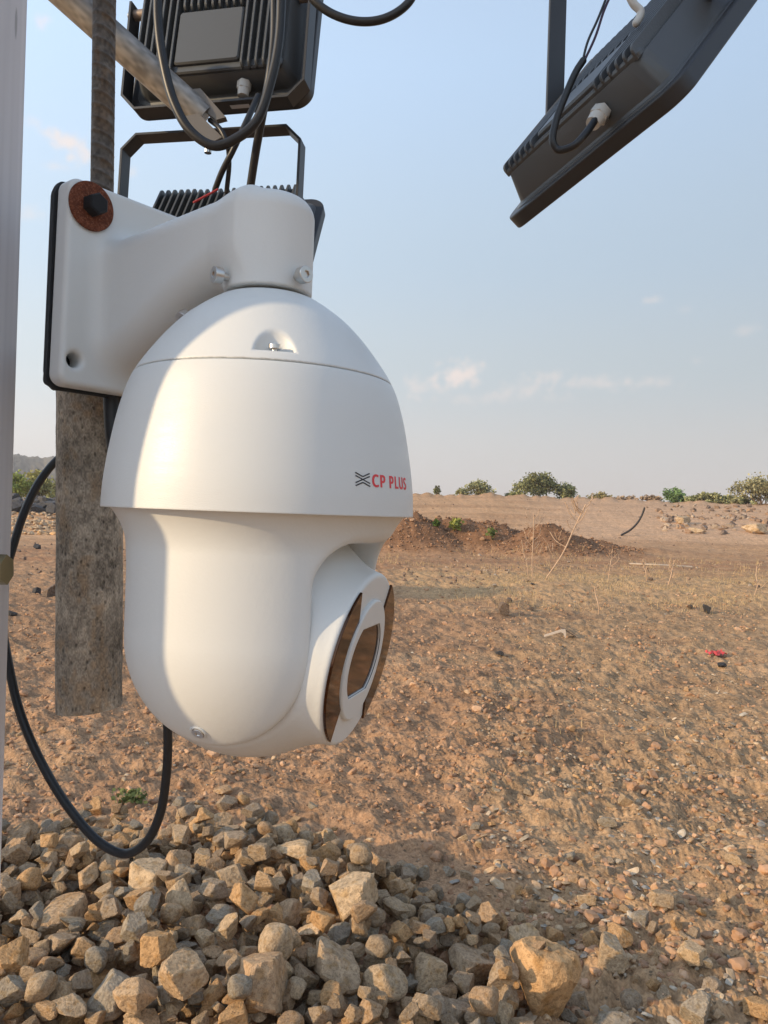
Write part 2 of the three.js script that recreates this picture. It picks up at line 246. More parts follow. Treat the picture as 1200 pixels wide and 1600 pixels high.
const stoneMats = stoneTints.map((c) => new THREE.MeshPhysicalMaterial({ color: lin(...c), vertexColors: true, map: stoneMap, bumpMap: stoneBump, bumpScale: 0.004, roughness: 0.88, specularIntensity: 0.4 }));
const darkStone = new THREE.MeshPhysicalMaterial({ color: lin(0.075, 0.072, 0.075), vertexColors: true, map: stoneMap, bumpMap: stoneBump, bumpScale: 0.02, roughness: 0.8 });
const angular = [], slabs = [], rounds = [];
for (let i = 0; i < 14; i++) angular.push(rockGeo(100 + i, { planes: 9 + i % 4, round: 0.008 + 0.006 * (i % 3), squash: [1, 0.6 + 0.07 * (i % 5), 0.72 + 0.08 * (i % 4)], cut: [0.42, 0.86] }));
for (let i = 0; i < 6; i++) slabs.push(rockGeo(200 + i, { planes: 12, round: 0.012, squash: [1.15, 0.5, 0.8] }));
for (let i = 0; i < 5; i++) rounds.push(rockGeo(300 + i, { planes: 10, round: 0.07, cut: [0.66, 0.95], squash: [1, 0.8, 0.85], detail: 7, crease: 0.8 }));
const features = [ // px, py of the centre, width in px, kind, tint, label
  [98, 1425, 116, 's', 0, 'largest tan slab on the left side of the rubble heap'],
  [228, 1402, 72, 'a', 2, 'blocky tan stone in the middle of the heap straight below the cable loop'],
  [282, 1424, 66, 't', 2, 'tall pointed tan stone standing upright right of the cable loop'],
  [217, 1455, 54, 'a', 4, 'orange brown egg-like stone left of the tall pointed stone'],
  [38, 1384, 52, 'a', 3, 'squarish grey brown stone at the left edge beside the steel column foot'],
  [112, 1359, 60, 'a', 1, 'brown block below the left curve of the cable loop'],
  [126, 1310, 46, 'a', 0, 'tan stone at the back rim of the heap touching the cable loop'],
  [160, 1300, 50, 's', 6, 'flat grey stone behind the lowest bend of the cable loop'],
  [30, 1326, 62, 'a', 1, 'wide tan stone at the back rim by the steel column'],
  [408, 1572, 112, 'a', 1, 'big squarish brown block at the bottom edge near the centre'],
  [276, 1548, 98, 's', 3, 'long flat grey brown stone near the bottom edge'],
  [172, 1582, 96, 's', 6, 'pale grey slab cut off by the bottom edge'],
  [455, 1352, 74, 's', 2, 'large wedge of tan stone on the back rim below the dome'],
  [554, 1432, 90, 'a', 2, 'big pale peaked stone in the middle of the right half of the heap'],
  [450, 1438, 66, 'a', 1, 'reddish tan stone left of the big pale peaked stone'],
  [591, 1391, 40, 'a', 1, 'upright tan stone behind the big pale peaked stone'],
  [524, 1533, 102, 'a', 3, 'big rounded brown stone near the bottom centre'],
  [733, 1520, 84, 'a', 3, 'grey brown stone leaning at the right foot of the heap'],
  [672, 1535, 84, 'a', 2, 'pale flat-topped stone right of the bottom centre'],
  [852, 1550, 124, 'A', 4, 'ochre boulder with sharp corners, the largest stone, lower right'],
  [815, 1492, 78, 'A', 2, 'ochre boulder leaning behind the largest boulder'],
  [905, 1565, 40, 'a', 5, 'small grey stone right of the largest boulder'],
  [1152, 1340, 46, 's', 3, 'pale oblong stone lying alone at the right edge'],
  [1034, 1406, 42, 'a', 3, 'tan and grey stone lying on open gritty soil'],
  [1001, 1434, 40, 'a', 6, 'bluish grey stone lying on open gritty soil'],
  [963, 1455, 56, 's', 4, 'long low ochre stone beyond the largest boulder'],
  [955, 1492, 58, 'a', 7, 'pale tan stone halfway between the boulders and the right edge'],
  [1082, 1494, 46, 'a', 2, 'light tan block on gritty soil near the right edge'],
  [1112, 1541, 54, 'a', 5, 'grey stone with an ochre end near the bottom right corner'],
  [1086, 1578, 56, 'a', 6, 'grey slanting stone in the bottom right corner'],
  [987, 1558, 44, 'r', 5, 'rounded brown grey stone between boulder and corner'],
  [955, 1590, 88, 's', 6, 'wide flat dark grey stone cut off by the bottom edge'],
  [889, 1335, 30, 's', 6, 'thin grey flake on the gritty soil'],
  [897, 1364, 36, 'a', 1, 'orange tan stone in the gritty soil above the boulders'],
  [951, 1281, 40, 's', 6, 'flat slate grey flake lying on the gritty soil'],
  [923, 1470, 34, 'a', 4, 'ochre stone just above the largest boulder'],
  [863, 1458, 38, 'a', 4, 'ochre stone between boulders and heap'],
  [1183, 1576, 44, 'a', 4, 'ochre stone at the very right edge of the bottom corner'],
  [348, 1232, 36, 's', 1, 'upper of two stones lying behind the heap'],
  [353, 1252, 36, 'a', 5, 'lower of two stones lying behind the heap'],
  [380, 1247, 24, 'r', 4, 'small round ochre stone beside two stones'],
  [278, 1250, 34, 's', 6, 'grey stone lying beside the hanging cable'],
  [300, 1262, 42, 'a', 2, 'pale tan stone right of the hanging cable'],
  [146, 1262, 34, 'a', 4, 'orange stone lying left of the green sprout'],
  [495, 1305, 26, 'a', 2, 'small lone tan stone on soil behind the heap'],
];
reseed(4242);
const GX0 = -2.1, GX1 = 0.75, GD0 = 1.7, GD1 = 3.7, GC = 0.01, gnx = Math.round((GX1 - GX0) / GC), gnd = Math.round((GD1 - GD0) / GC), hm = new Float32Array(gnx * gnd);
for (let j = 0; j < gnd; j++) for (let i = 0; i < gnx; i++) hm[j * gnx + i] = terrain(GX0 + i * GC, GD0 + j * GC);
function settle(x, d, a, b, c, sink) { // rests an ellipsoid with half sizes a, c across and b up on what lies there
  const i0 = Math.round((x - GX0) / GC), j0 = Math.round((d - GD0) / GC), ri = Math.ceil(Math.max(a, c) / GC), hs = [], R = (a + c) / 2;
  for (let j = -ri; j <= ri; j++) for (let i = -ri; i <= ri; i++) { const q = (i * i + j * j) * GC * GC / (R * R); if (q > 1 || i0 + i < 0 || i0 + i >= gnx || j0 + j < 0 || j0 + j >= gnd) continue; hs.push(hm[(j0 + j) * gnx + i0 + i] + b * Math.sqrt(1 - q)); }
  if (!hs.length) return terrain(x, d) + b * (1 - sink);
  hs.sort((p, q) => p - q); const y = hs[Math.floor(hs.length * 0.72)] - b * sink;
  for (let j = -ri; j <= ri; j++) for (let i = -ri; i <= ri; i++) { const q = (i * i + j * j) * GC * GC / (R * R); if (q > 1 || i0 + i < 0 || i0 + i >= gnx || j0 + j < 0 || j0 + j >= gnd) continue; const k = (j0 + j) * gnx + i0 + i; hm[k] = Math.max(hm[k], y + b * Math.sqrt(1 - q) * 0.9); }
  return y;
}
function putStone(geo, mat, x, d, size, label, group, sink, yaw = rr(0, 6.28), tilt = 0.35) {
  const [hx, hy, hz] = geo.userData.half, s = size / 2 / Math.max(hx, hz), y = settle(x, d, hx * s, hy * s, hz * s, sink);
  const m = new THREE.Mesh(geo, mat); m.name = numbered('stone'); m.castShadow = m.receiveShadow = true;
  m.position.set(x, y, -d); m.rotation.set(rr(-tilt, tilt), yaw, rr(-tilt, tilt), 'YXZ'); m.scale.setScalar(s); scene.add(m);
  return tag(m, label, 'stone', group);
}
const filler = []; // small stones that nobody could count
function fill(x, d, size, sink) { const b = size * 0.38, y = settle(x, d, size / 2, b, size / 2, sink); filler.push([x, y, d, size]); }
for (let i = 0; i < 2600; i++) { const x = rr(-2, 0.5), d = rr(1.8, 3.5); if (heapIn(x, d) > -0.02) fill(x, d, clamp(0.052 * Math.exp(gauss() * 0.4), 0.026, 0.088), 0.3); }
const placed = [];
const boulderGeo = [rockGeo(934, { planes: 11, round: 0.008, cut: [0.42, 0.84], tilt: 0.45, squash: [0.95, 1.1, 0.85], detail: 14 }), rockGeo(907, { planes: 10, round: 0.012, cut: [0.5, 0.8], squash: [0.75, 1.1, 0.8], detail: 14 })];
const tallGeo = [rockGeo(911, { planes: 11, round: 0.012, squash: [0.78, 1.05, 0.7], detail: 11 }), rockGeo(915, { planes: 11, round: 0.012, squash: [0.72, 1.05, 0.7], detail: 11 })];
let fi = 0;
const anchors = [[98, 1425, 'largest tan slab'], [228, 1402, 'blocky tan stone below the cable loop'], [282, 1424, 'tall pointed stone'], [38, 1384, 'squarish stone by the column'], [112, 1359, 'brown block by the loop'], [408, 1572, 'big squarish block at the bottom'], [276, 1548, 'long flat stone at the bottom'], [172, 1582, 'pale slab at the bottom'], [455, 1352, 'large wedge below the dome'], [554, 1432, 'big pale peaked stone'], [524, 1533, 'big rounded brown stone'], [733, 1520, 'leaning stone at the right foot'], [672, 1535, 'pale flat-topped stone'], [852, 1550, 'largest ochre boulder'], [30, 1326, 'wide tan stone by the column']];
const tintWords = ['tan', 'brown', 'pale tan', 'grey brown', 'ochre', 'dusky brown', 'grey', 'dusty tan'], seenLabels = new Set();
function stoneLabel(x, d, size, ti, shape) {
  const y = terrain(x, d) + 0.06 - EYE, px = 600 + FOCAL * x / d, py = 800 - FOCAL * y / d + (px - 600) * ROLL, word = size > 0.1 ? 'large' : size > 0.075 ? 'middling' : 'small';
  const near = anchors.map(([ax, ay, n]) => [Math.hypot(px - ax, py - ay), ax, ay, n]).sort((p, q) => p[0] - q[0]);
  for (const [, ax, ay, n] of near) { const dx = px - ax, dy = py - ay, dir = Math.abs(dx) > Math.abs(dy) ? (dx < 0 ? 'left of' : 'right of') : dy < 0 ? 'behind' : 'in front of', l = `${word} ${tintWords[ti]} ${shape} stone ${dir} the ${n}`; if (!seenLabels.has(l)) { seenLabels.add(l); return l; } }
  return `${word} ${tintWords[ti]} ${shape} stone in the rubble heap`;
}
for (const [px, py, w, kind, tint, label] of features) {
  const q = onGround(px, py + w * 0.22), size = w / FOCAL * -q.z * (kind === 'A' ? 0.86 : 0.88), geo = kind === 's' ? slabs[fi % 6] : kind === 'A' ? boulderGeo[fi % 2] : kind === 't' ? tallGeo[fi % 2] : kind === 'r' ? rounds[fi % 5] : angular[fi % 14]; fi++;
  placed.push([q.x, -q.z, size]); features[fi - 1].spot = [q.x, -q.z, size, geo];
}
const HEAP = 'stones of the rubble heap in front';
let heapCount = 0;
for (let tries = 0; tries < 9000 && heapCount < 262; tries++) {
  const x = rr(-1.85, 0.45), d = rr(1.85, 3.42), inside = heapIn(x, d); if (inside < rr(-0.06, 0.08)) continue;
  if (Math.abs(x / d) > 0.53) continue;
  const small = smoothstep(x, -0.55, -0.1), size = clamp(lerp(0.088, 0.066, small) * Math.exp(gauss() * 0.36), 0.056, 0.15);
  if (placed.some(([a, b, s]) => Math.hypot(a - x, (b - d) * 0.9) < (s + size) * 0.40)) continue;
  placed.push([x, d, size]); heapCount++;
  const u = rnd(), kind = u < 0.66 - 0.1 * small ? 0 : u < 0.92 - 0.16 * small ? 1 : 2, geo = kind === 0 ? angular[Math.floor(rnd() * 14)] : kind === 1 ? slabs[Math.floor(rnd() * 6)] : rounds[Math.floor(rnd() * 5)];
  const ti = small > 0.5 && rnd() < 0.4 ? [3, 5, 6, 5][Math.floor(rnd() * 4)] : Math.floor(rnd() * 8);
  putStone(geo, stoneMats[ti], x, d, size, stoneLabel(x, d, size, ti, ['angular', 'flat', 'rounded'][kind]), HEAP, 0.12, rr(0, 6.28), 0.6);
}
for (const f of features) { const [x, d, s, geo] = f.spot, inHeap = f[0] < 780 && f[1] > 1290; putStone(geo, stoneMats[f[4]], x, d, s, f[5], inHeap ? HEAP : 'stones lying on the soil beside the heap', f[3] === 'A' ? 0.16 : 0.42, rr(0, 6.28), f[3] === 't' ? 0.15 : 0.3); }
for (let i = 0; i < 420; i++) { const x = rr(-2, 0.52), d = rr(1.8, 3.5); if (heapIn(x, d) > -0.14 && heapIn(x, d) < 0.12) fill(x, d, rr(0.02, 0.055), 0.3); }
function scatter(name, geos, list, tints, label, mat) { // list of [x, y, d, size]
  geos.forEach((g, k) => {
    const mine = list.filter((_, i) => i % geos.length === k), im = new THREE.InstancedMesh(g, mat, mine.length), o = new THREE.Object3D(), h = Math.max(...g.userData.half);
    mine.forEach(([x, y, d, s], i) => { o.position.set(x, y, -d); o.rotation.set(rr(-0.6, 0.6), rr(0, 6.28), rr(-0.6, 0.6)); o.scale.setScalar(s / 2 / h); o.updateMatrix(); im.setMatrixAt(i, o.matrix); const t = tints[Math.floor(rnd() * tints.length)], q = rr(0.8, 1.15); im.setColorAt(i, lin(t[0] * q, t[1] * q, t[2] * q)); });
    im.name = numbered(name); im.castShadow = im.receiveShadow = true; scene.add(im); tag(im, label, null, null, 'stuff');
  });
}
const white = (o = {}) => new THREE.MeshPhysicalMaterial({ color: 0xffffff, vertexColors: true, roughness: 0.92, specularIntensity: 0.35, ...o });
const smallRocks = [0, 1, 2, 3, 4, 5].map((i) => rockGeo(400 + i, { detail: 6, planes: 9 + i % 3, round: 0.012, cut: [0.42, 0.86], squash: [1, 0.62 + 0.06 * (i % 4), 0.8] })), crumbs = [0, 1, 2].map((i) => rockGeo(450 + i, { detail: 2, planes: 9, round: 0.03, squash: [1, 0.62, 0.8] }));
scatter('rubble', smallRocks, filler, stoneTints, 'small stones packed between the larger ones of the heap', white({ map: stoneMap, bumpMap: stoneBump, bumpScale: 0.004 }));
(function () {
  const grav = [], clods = [], A = 30 * Math.PI / 180;
  for (let i = 0; i < 15000; i++) {
    const d = 1.9 * Math.pow(16 / 1.9, Math.pow(rnd(), 0.9)), x = d * Math.tan(rr(-A, A)), gritty = smoothstep(x / d + 0.08 * n2(d, x), 0.08, 0.26), heavy = smoothstep(fbm(x * 0.9, d * 0.9, 3), -0.15, 0.5), p = (0.06 + 0.45 * heavy) * (0.16 + 1.0 * gritty) + (x < -0.4 && d > 3.3 && d < 6 ? 0.25 * heavy : 0);
    if (rnd() > p) continue;
    const s = clamp(0.014 * Math.exp(gauss() * 0.75), 0.006, 0.06) * (1 + d * 0.02); grav.push([x, terrain(x, d) + s * 0.12, d, s]);
  }
  for (let i = 0; i < 12000; i++) {
    const d = 2.2 * Math.pow(15 / 2.2, rnd()), x = d * Math.tan(rr(-A, A)); if (fbm(x * 0.7 + 20, d * 0.7, 3) < rr(-0.6, 0.3)) continue;
    const s = clamp(0.020 * Math.exp(gauss() * 0.75), 0.007, 0.07) * (1 + d * 0.03); clods.push([x, terrain(x, d) + s * 0.08, d, s]);
  }
  const flakes = []; for (let i = 0; i < 3400; i++) { const d = 2.0 * Math.pow(7 / 2.0, rnd()), x = d * Math.tan(rr(-0.05, A)), p = smoothstep(x / d + 0.1 * n2(d * 0.8, x), 0.1, 0.3) * smoothstep(fbm(x * 1.1 + 7, d * 1.1, 3), -0.25, 0.45); if (rnd() > p || heapIn(x, d) > 0) continue; const s = clamp(0.026 * Math.exp(gauss() * 0.6), 0.012, 0.075); flakes.push([x, terrain(x, d) + s * 0.1, d, s]); }
  scatter('gravel', [0, 1, 2].map((i) => rockGeo(470 + i, { detail: 3, planes: 9, round: 0.012, squash: [1.1, 0.32, 0.75] })), flakes, [...stoneTints, [0.42, 0.37, 0.30], [0.34, 0.31, 0.27], [0.52, 0.44, 0.34], [0.60, 0.47, 0.33]], 'flat stone flakes strewn over the gritty soil on the right', white());
  const mids = []; for (let i = 0; i < 2500; i++) { const d = 2.0 * Math.pow(9 / 2.0, Math.pow(rnd(), 1.25)), x = d * Math.tan(rr(-A, A)), g2 = smoothstep(x / d + 0.1 * n2(d, x), 0.02, 0.25), p = (0.05 + 0.42 * g2) * smoothstep(fbm(x * 0.8 + 3, d * 0.8, 3), -0.4, 0.4) * (1.25 - d * 0.1) + (x < -0.3 && d > 3.2 && d < 5 ? 0.12 : 0); if (rnd() > p || heapIn(x, d) > -0.05) continue; const s = clamp(0.042 * Math.exp(gauss() * 0.5), 0.025, 0.095); mids.push([x, terrain(x, d) + s * 0.12, d, s]); }
  scatter('gravel', smallRocks, mids, stoneTints, 'hand-sized broken stones strewn thinly over the soil', white({ map: stoneMap, bumpMap: stoneBump, bumpScale: 0.004 }));
  scatter('gravel', crumbs, grav, [...stoneTints, [0.34, 0.31, 0.27], [0.50, 0.42, 0.32], [0.22, 0.20, 0.18]], 'loose gravel and chips strewn over the soil', white());
  scatter('dirt', crumbs, clods, [[0.47, 0.28, 0.17], [0.42, 0.25, 0.15], [0.52, 0.33, 0.205], [0.35, 0.21, 0.13]], 'crumbled clods of brown earth', white());
})();

// ---------------------------------------------------------------- far stones, litter and sticks
const solo = (px, py, w, geo, mat, label, sq = 1) => { const q = onGround(px, py + w * 0.25), s = w / FOCAL * -q.z / 2 / geo.userData.half[0]; const m = single('stone', geo, mat, label, 'stone'); m.position.set(q.x, q.y + geo.userData.half[1] * s * 0.75 * sq, q.z); m.scale.set(s, s * sq, s); m.rotation.y = px; return m; };
const greyStone = new THREE.MeshPhysicalMaterial({ color: lin(0.24, 0.175, 0.13), vertexColors: true, map: stoneMap, bumpMap: stoneBump, bumpScale: 0.02, roughness: 0.9 });
solo(787, 953, 23, angular[8], greyStone, 'dark brown stone on open soil left of the bent sheet', 1.15);
solo(1104, 953, 14, angular[3], darkStone, 'small black stone standing in dry grass on the right', 1.3);
solo(794, 938, 14, angular[4], greyStone, 'small stone just behind the dark brown stone');
solo(1078, 948, 8, rounds[2], greyStone, 'smaller black stone left of the standing black stone');
solo(828, 950, 12, slabs[1], greyStone, 'small flat dark stone between brown stone and bent sheet');
solo(832, 912, 8, angular[6], darkStone, 'tiny black stone at the foot of the bare twigs');
solo(1128, 1038, 16, slabs[2], darkStone, 'dark flake below the red scrap of plastic');
solo(781, 1019, 15, slabs[3], darkStone, 'dark flake lying left below the bent sheet');
(function () { // the row of black stones behind the column on the left
  reseed(77);
  for (let i = 0; i < 26; i++) { const px = 8 + (i % 13) * 7 + rr(-2, 2), back = i < 13, d = back ? rr(44, 46) : rr(42, 43.6), x = (px - 600) / FOCAL * d, s = rr(0.35, 0.62), g = angular[i % 14], m = single('black_stone', g, darkStone, back ? 'black boulder in the back row of boulders beyond the steel column' : 'black boulder in the front row of boulders beyond the steel column', 'boulder', back ? 'black boulders of the back row beyond the column' : 'black boulders of the front row beyond the column'); m.position.set(x, terrain(x, d) + (back ? 0.35 : 0.2), -d); m.scale.setScalar(s / g.userData.half[0]); m.rotation.set(rr(0, 6), rr(0, 6), 0); }
  const list = []; for (let i = 0; i < 420; i++) { const d = rr(35, 42), x = rr(-0.52, -0.40) * d, s = rr(0.1, 0.3); list.push([x, terrain(x, d) + s * 0.2, d, s]); }
  scatter('rubble', smallRocks.slice(0, 2), list, stoneTints, 'loose tan rubble in front of the black boulders', white());
  solo(58, 855, 12, angular[2], darkStone, 'black stone on the soil between column and hanging pipe'); solo(57, 925, 13, angular[7], darkStone, 'dark stone lower between column and hanging pipe');
  solo(18, 957, 22, slabs[4], darkStone, 'flat dark stone beside the steel column edge'); solo(80, 925, 28, angular[8], greyStone, 'brown grey stone half hidden by the hanging pipe');
  // clods and stones on the dark mounds
  const mm = []; for (let i = 0; i < 5200; i++) { const d = rr(24, 31), x = rr(-2, 9.5); if (mounds(x, d) < 0.08 + rr(0, 0.15)) continue; const s = clamp(0.06 * Math.exp(gauss() * 0.7), 0.03, 0.3); mm.push([x, terrain(x, d) + s * 0.15, d, s]); }
  scatter('dirt', crumbs, mm, [[0.27, 0.155, 0.095], [0.33, 0.19, 0.115], [0.21, 0.125, 0.08], [0.40, 0.25, 0.155]], 'clods of dark soil on the tipped mounds', white());
  const far = []; for (let i = 0; i < 2600; i++) { const d = 15 * Math.pow(60 / 15, rnd()), x = d * rr(-0.55, 0.55), s = clamp(0.07 * Math.exp(gauss() * 0.6), 0.03, 0.22); if (d < 34 && d > 24 && mounds(x, d) > 0.05) continue; if (fbm(x * 0.2, d * 0.1, 3) < rr(-0.3, 0.5)) continue; far.push([x, terrain(x, d) + s * 0.1, d, s]); }
  for (let i = 0; i < 330; i++) { const px = rr(1025, 1215), d = rr(36, 52), x = (px - 600) / FOCAL * d; if (n2(px * 0.03, d * 0.3) < -0.1) continue; const s = rr(0.08, 0.4); far.push([x, terrain(x, d) + s * 0.15, d, s]); }
  scatter('gravel', smallRocks.slice(1), far, [[0.36, 0.24, 0.16], [0.26, 0.18, 0.13], [0.42, 0.33, 0.25], [0.20, 0.15, 0.12]], 'stones strewn over the far ground and bank', white());
})();
(function () { // three larger stones on the right bank
  [[1090, 826, 26, slabs[0]], [1066, 812, 24, angular[9]], [1183, 822, 40, angular[10]]].forEach(([px, py, w, g], i) => solo(px, py, w, g, stoneMats[7], ['flat pale stone on the right bank', 'tan stone on the right bank above the flat one', 'wide tan rock at the right end of the bank'][i], 0.7));
})();
(function () { // bent light sheet
  const q = onGround(876, 997), s = -q.z / FOCAL, sh = new THREE.Shape(); sh.moveTo(0, 0); sh.lineTo(27 * s, 9 * s); sh.lineTo(33 * s, 9.5 * s); sh.lineTo(34 * s, 3 * s); sh.lineTo(33.5 * s, -4 * s); sh.lineTo(32.5 * s, -3.6 * s); sh.lineTo(30 * s, 3.5 * s); sh.lineTo(25 * s, 5 * s); sh.lineTo(0, -3 * s);
  const t = thing('bent_sheet', 'pale bent sheet of board standing tent-like on open soil', 'board'); t.position.copy(q).add(V(-26 * s, 4.5 * s, 0));
  const bm = new THREE.MeshPhysicalMaterial({ color: lin(0.62, 0.52, 0.42), roughness: 0.8 });
  part('near_face', new THREE.ExtrudeGeometry(sh, { depth: 0.012, bevelEnabled: false }), bm, t);
  const roof = new THREE.BoxGeometry(20 * s, 0.012, 0.32); roof.rotateZ(-0.55); roof.translate(41 * s, 3.4 * s, -0.15); part('dark_flap', roof, new THREE.MeshPhysicalMaterial({ color: lin(0.09, 0.065, 0.05), roughness: 0.8 }), t, 'dark sloping flap');
})();
(function () { // red scrap
  const q = onGround(1119, 1024), s = -q.z / FOCAL, g = new THREE.PlaneGeometry(26 * s, 0.14, 10, 5), p = g.attributes.position; g.rotateX(-1.35);
  for (let i = 0; i < p.count; i++) { p.setY(i, p.getY(i) * 0.4 + 0.03 + 0.025 * n2(i * 1.7, 4)); p.setZ(i, p.getZ(i) + 0.02 * n2(i, 9)); } g.computeVertexNormals();
  const m = single('plastic_scrap', g, new THREE.MeshPhysicalMaterial({ color: lin(0.62, 0.07, 0.06), roughness: 0.5, side: THREE.DoubleSide }), 'crumpled red scrap of plastic lying on the soil', 'litter'); m.position.copy(q);
})();
(function () { // black stick and fallen pole
  const a = onGround(972, 836), d = -a.z * 0.995, p = [[971, 836], [985, 828], [996, 817], [1003, 805], [1007, 794]].map(([x, y]) => at(x, y, d));
  single('hose', capTube(p, 0.045, 40, 8), new THREE.MeshPhysicalMaterial({ color: lin(0.02, 0.018, 0.018), roughness: 0.6 }), 'black bent length of hose sticking up from the pale bank', 'hose');
  const q = [[985, 882], [1030, 884], [1081, 887]].map(([x, y]) => onGround(x, y).add(V(0, 0.02, 0)));
  single('fallen_pole', capTube(q, 0.03, 20, 8), new THREE.MeshPhysicalMaterial({ color: lin(0.5, 0.4, 0.3), roughness: 0.8 }), 'pale pole lying on the ground behind the dry grass', 'pole');
})();

// ---------------------------------------------------------------- plants
function leafCloud(n, place, size, tint, flat = 0) { // n small folded leaves
  const P = [], C = [], idx = [];
  for (let i = 0; i < n; i++) {
    const c = place(i), a = V(gauss(), gauss() * (1 - flat), gauss()).normalize(), b = V(gauss(), gauss(), gauss()).cross(a).normalize(), s = size * rr(0.6, 1.4), k = rr(0.7, 1.3), t = tint(c), o = P.length / 3;
    const w = s * 0.42; for (const [u, v] of [[0, 0], [0.5, 1], [1, 0], [0.5, -1]]) P.push(c.x + a.x * s * u + b.x * w * v, c.y + a.y * s * u + b.y * w * v, c.z + a.z * s * u + b.z * w * v);
    for (let q = 0; q < 4; q++) C.push(t[0] * k, t[1] * k, t[2] * k); idx.push(o, o + 1, o + 2, o, o + 2, o + 3);
  }
  const g = new THREE.BufferGeometry(); g.setAttribute('position', new THREE.Float32BufferAttribute(P, 3)); g.setAttribute('color', new THREE.Float32BufferAttribute(C, 3)); g.setIndex(idx); g.computeVertexNormals(); return g;
}
const leafMat = new THREE.MeshPhysicalMaterial({ vertexColors: true, roughness: 1, transmission: 0.2, thickness: 0, side: THREE.DoubleSide, specularIntensity: 0.3 });
const barkMat = new THREE.MeshPhysicalMaterial({ color: lin(0.16, 0.11, 0.075), roughness: 0.95 });
function bush(px, base, w, h, d, n, leaf, tint, label, { wisp = 0.25, seed = 1, group } = {}) {
  reseed(seed * 31 + 5);
  const x = rayOf(px, base).x * d, y0 = terrain(x, d) - 0.1, ytop = EYE + rayOf(px, base - h).y * d, W = w / FOCAL * d / 2, Hh = Math.max(ytop - y0, 0.4), t = thing('bush', label, 'bush', group); t.position.set(x, y0, -d);
  const cl = []; for (let i = 0; i < 46; i++) { const u = gauss() * 0.75, q = Math.sqrt(Math.max(0, 1 - u * u)), r = Math.sqrt(rnd()); cl.push([V(u * W * (1 - wisp * 0.3), Hh * clamp(0.16 + r * q * rr(0.55, 0.92), 0.08, 0.97), gauss() * W * 0.6), rr(0.13, 0.24) * Math.min(W, Hh)]); }
  part('crown', leafCloud(n, () => { const [c, r] = cl[Math.floor(rnd() * cl.length)], v = V(gauss(), gauss() * 0.8, gauss()).multiplyScalar(r * 1.15).add(c); v.y = Math.max(v.y, 0.05); return v; }, leaf, (c) => { const k = 0.8 + 0.4 * n3(c.x * 1.2, c.y * 1.2, c.z * 1.2 + seed); return [tint[0] * k, tint[1] * k, tint[2] * k]; }), leafMat, t);
  const st = []; for (let i = 0; i < 12; i++) { const [c] = cl[i]; st.push(tube([V(gauss() * W * 0.12, -0.1, gauss() * 0.2), V(c.x * 0.35, c.y * 0.5, c.z * 0.35), c], 0.028, 8, 5)); }
  part('stem', mergeGeometries(st), barkMat, t); return t;
}
const GREEN = [0.30, 0.305, 0.14], OLIVE = [0.35, 0.37, 0.17], PALE = [0.41, 0.41, 0.21], DRY = [0.56, 0.41, 0.27], LUSH = [0.22, 0.34, 0.13];
bush(842, 781, 78, 38, 66, 4200, 0.17, GREEN, 'biggest dark green bush on the skyline right of the dome', { seed: 1 });
bush(885, 780, 40, 22, 66, 1700, 0.15, OLIVE, 'low wispy olive bush leaning against the biggest bush', { seed: 2, wisp: 0.7 });
bush(747, 776, 50, 23, 66, 2000, 0.16, PALE, 'pale green bush on the skyline just right of the dome', { seed: 3 });
bush(683, 766, 12, 6, 64, 260, 0.15, GREEN, 'tiny green bush on the rise beside the dome edge', { seed: 4 });
bush(721, 775, 20, 10, 66, 420, 0.15, PALE, 'very low green bush left of the pale bush', { seed: 14 });
bush(938, 783, 40, 12, 64, 1100, 0.14, [0.36, 0.31, 0.15], 'low yellowish bush on the skyline', { seed: 5 });
bush(1014, 789, 42, 14, 62, 1300, 0.13, DRY, 'dry brown bush on the skyline', { seed: 6 });
bush(1054, 788, 42, 24, 62, 3000, 0.13, LUSH, 'compact round bright green bush on the skyline', { seed: 7 });
bush(1112, 797, 84, 25, 58, 3600, 0.15, PALE, 'wide light green bush near the right edge', { seed: 8 });
bush(1085, 797, 36, 14, 58, 900, 0.14, OLIVE, 'low green bush left of the wide light green bush', { seed: 15 });
bush(1188, 802, 80, 56, 56, 4600, 0.15, [0.40, 0.37, 0.20], 'tall olive brown bush at the right edge', { seed: 9 });
bush(975, 783, 40, 8, 66, 500, 0.13, DRY, 'low dry tuft of brush on the skyline', { seed: 16 });
bush(1150, 800, 60, 22, 57, 2200, 0.15, OLIVE, 'olive scrub between the light green bush and the tall one at the edge', { seed: 21 });
bush(1128, 800, 90, 12, 57, 1800, 0.14, PALE, 'low strip of pale scrub under the bushes at the right edge', { seed: 22 });
bush(803, 781, 36, 10, 66, 700, 0.15, OLIVE, 'low olive scrub left of the biggest bush', { seed: 23 });
bush(22, 772, 60, 28, 62, 3000, 0.2, [0.36, 0.42, 0.11], 'bright green bush behind the steel column', { seed: 10 });
bush(62, 776, 60, 38, 64, 3000, 0.2, [0.50, 0.46, 0.17], 'yellow green bush seen between column and hanging pipe', { seed: 11 });
bush(96, 775, 44, 26, 62, 1600, 0.2, OLIVE, 'green bush half hidden by the hanging pipe', { seed: 12 });
bush(215, 778, 90, 40, 64, 2600, 0.2, GREEN, 'green bush hidden in part behind the dome and the pipe', { seed: 13 });
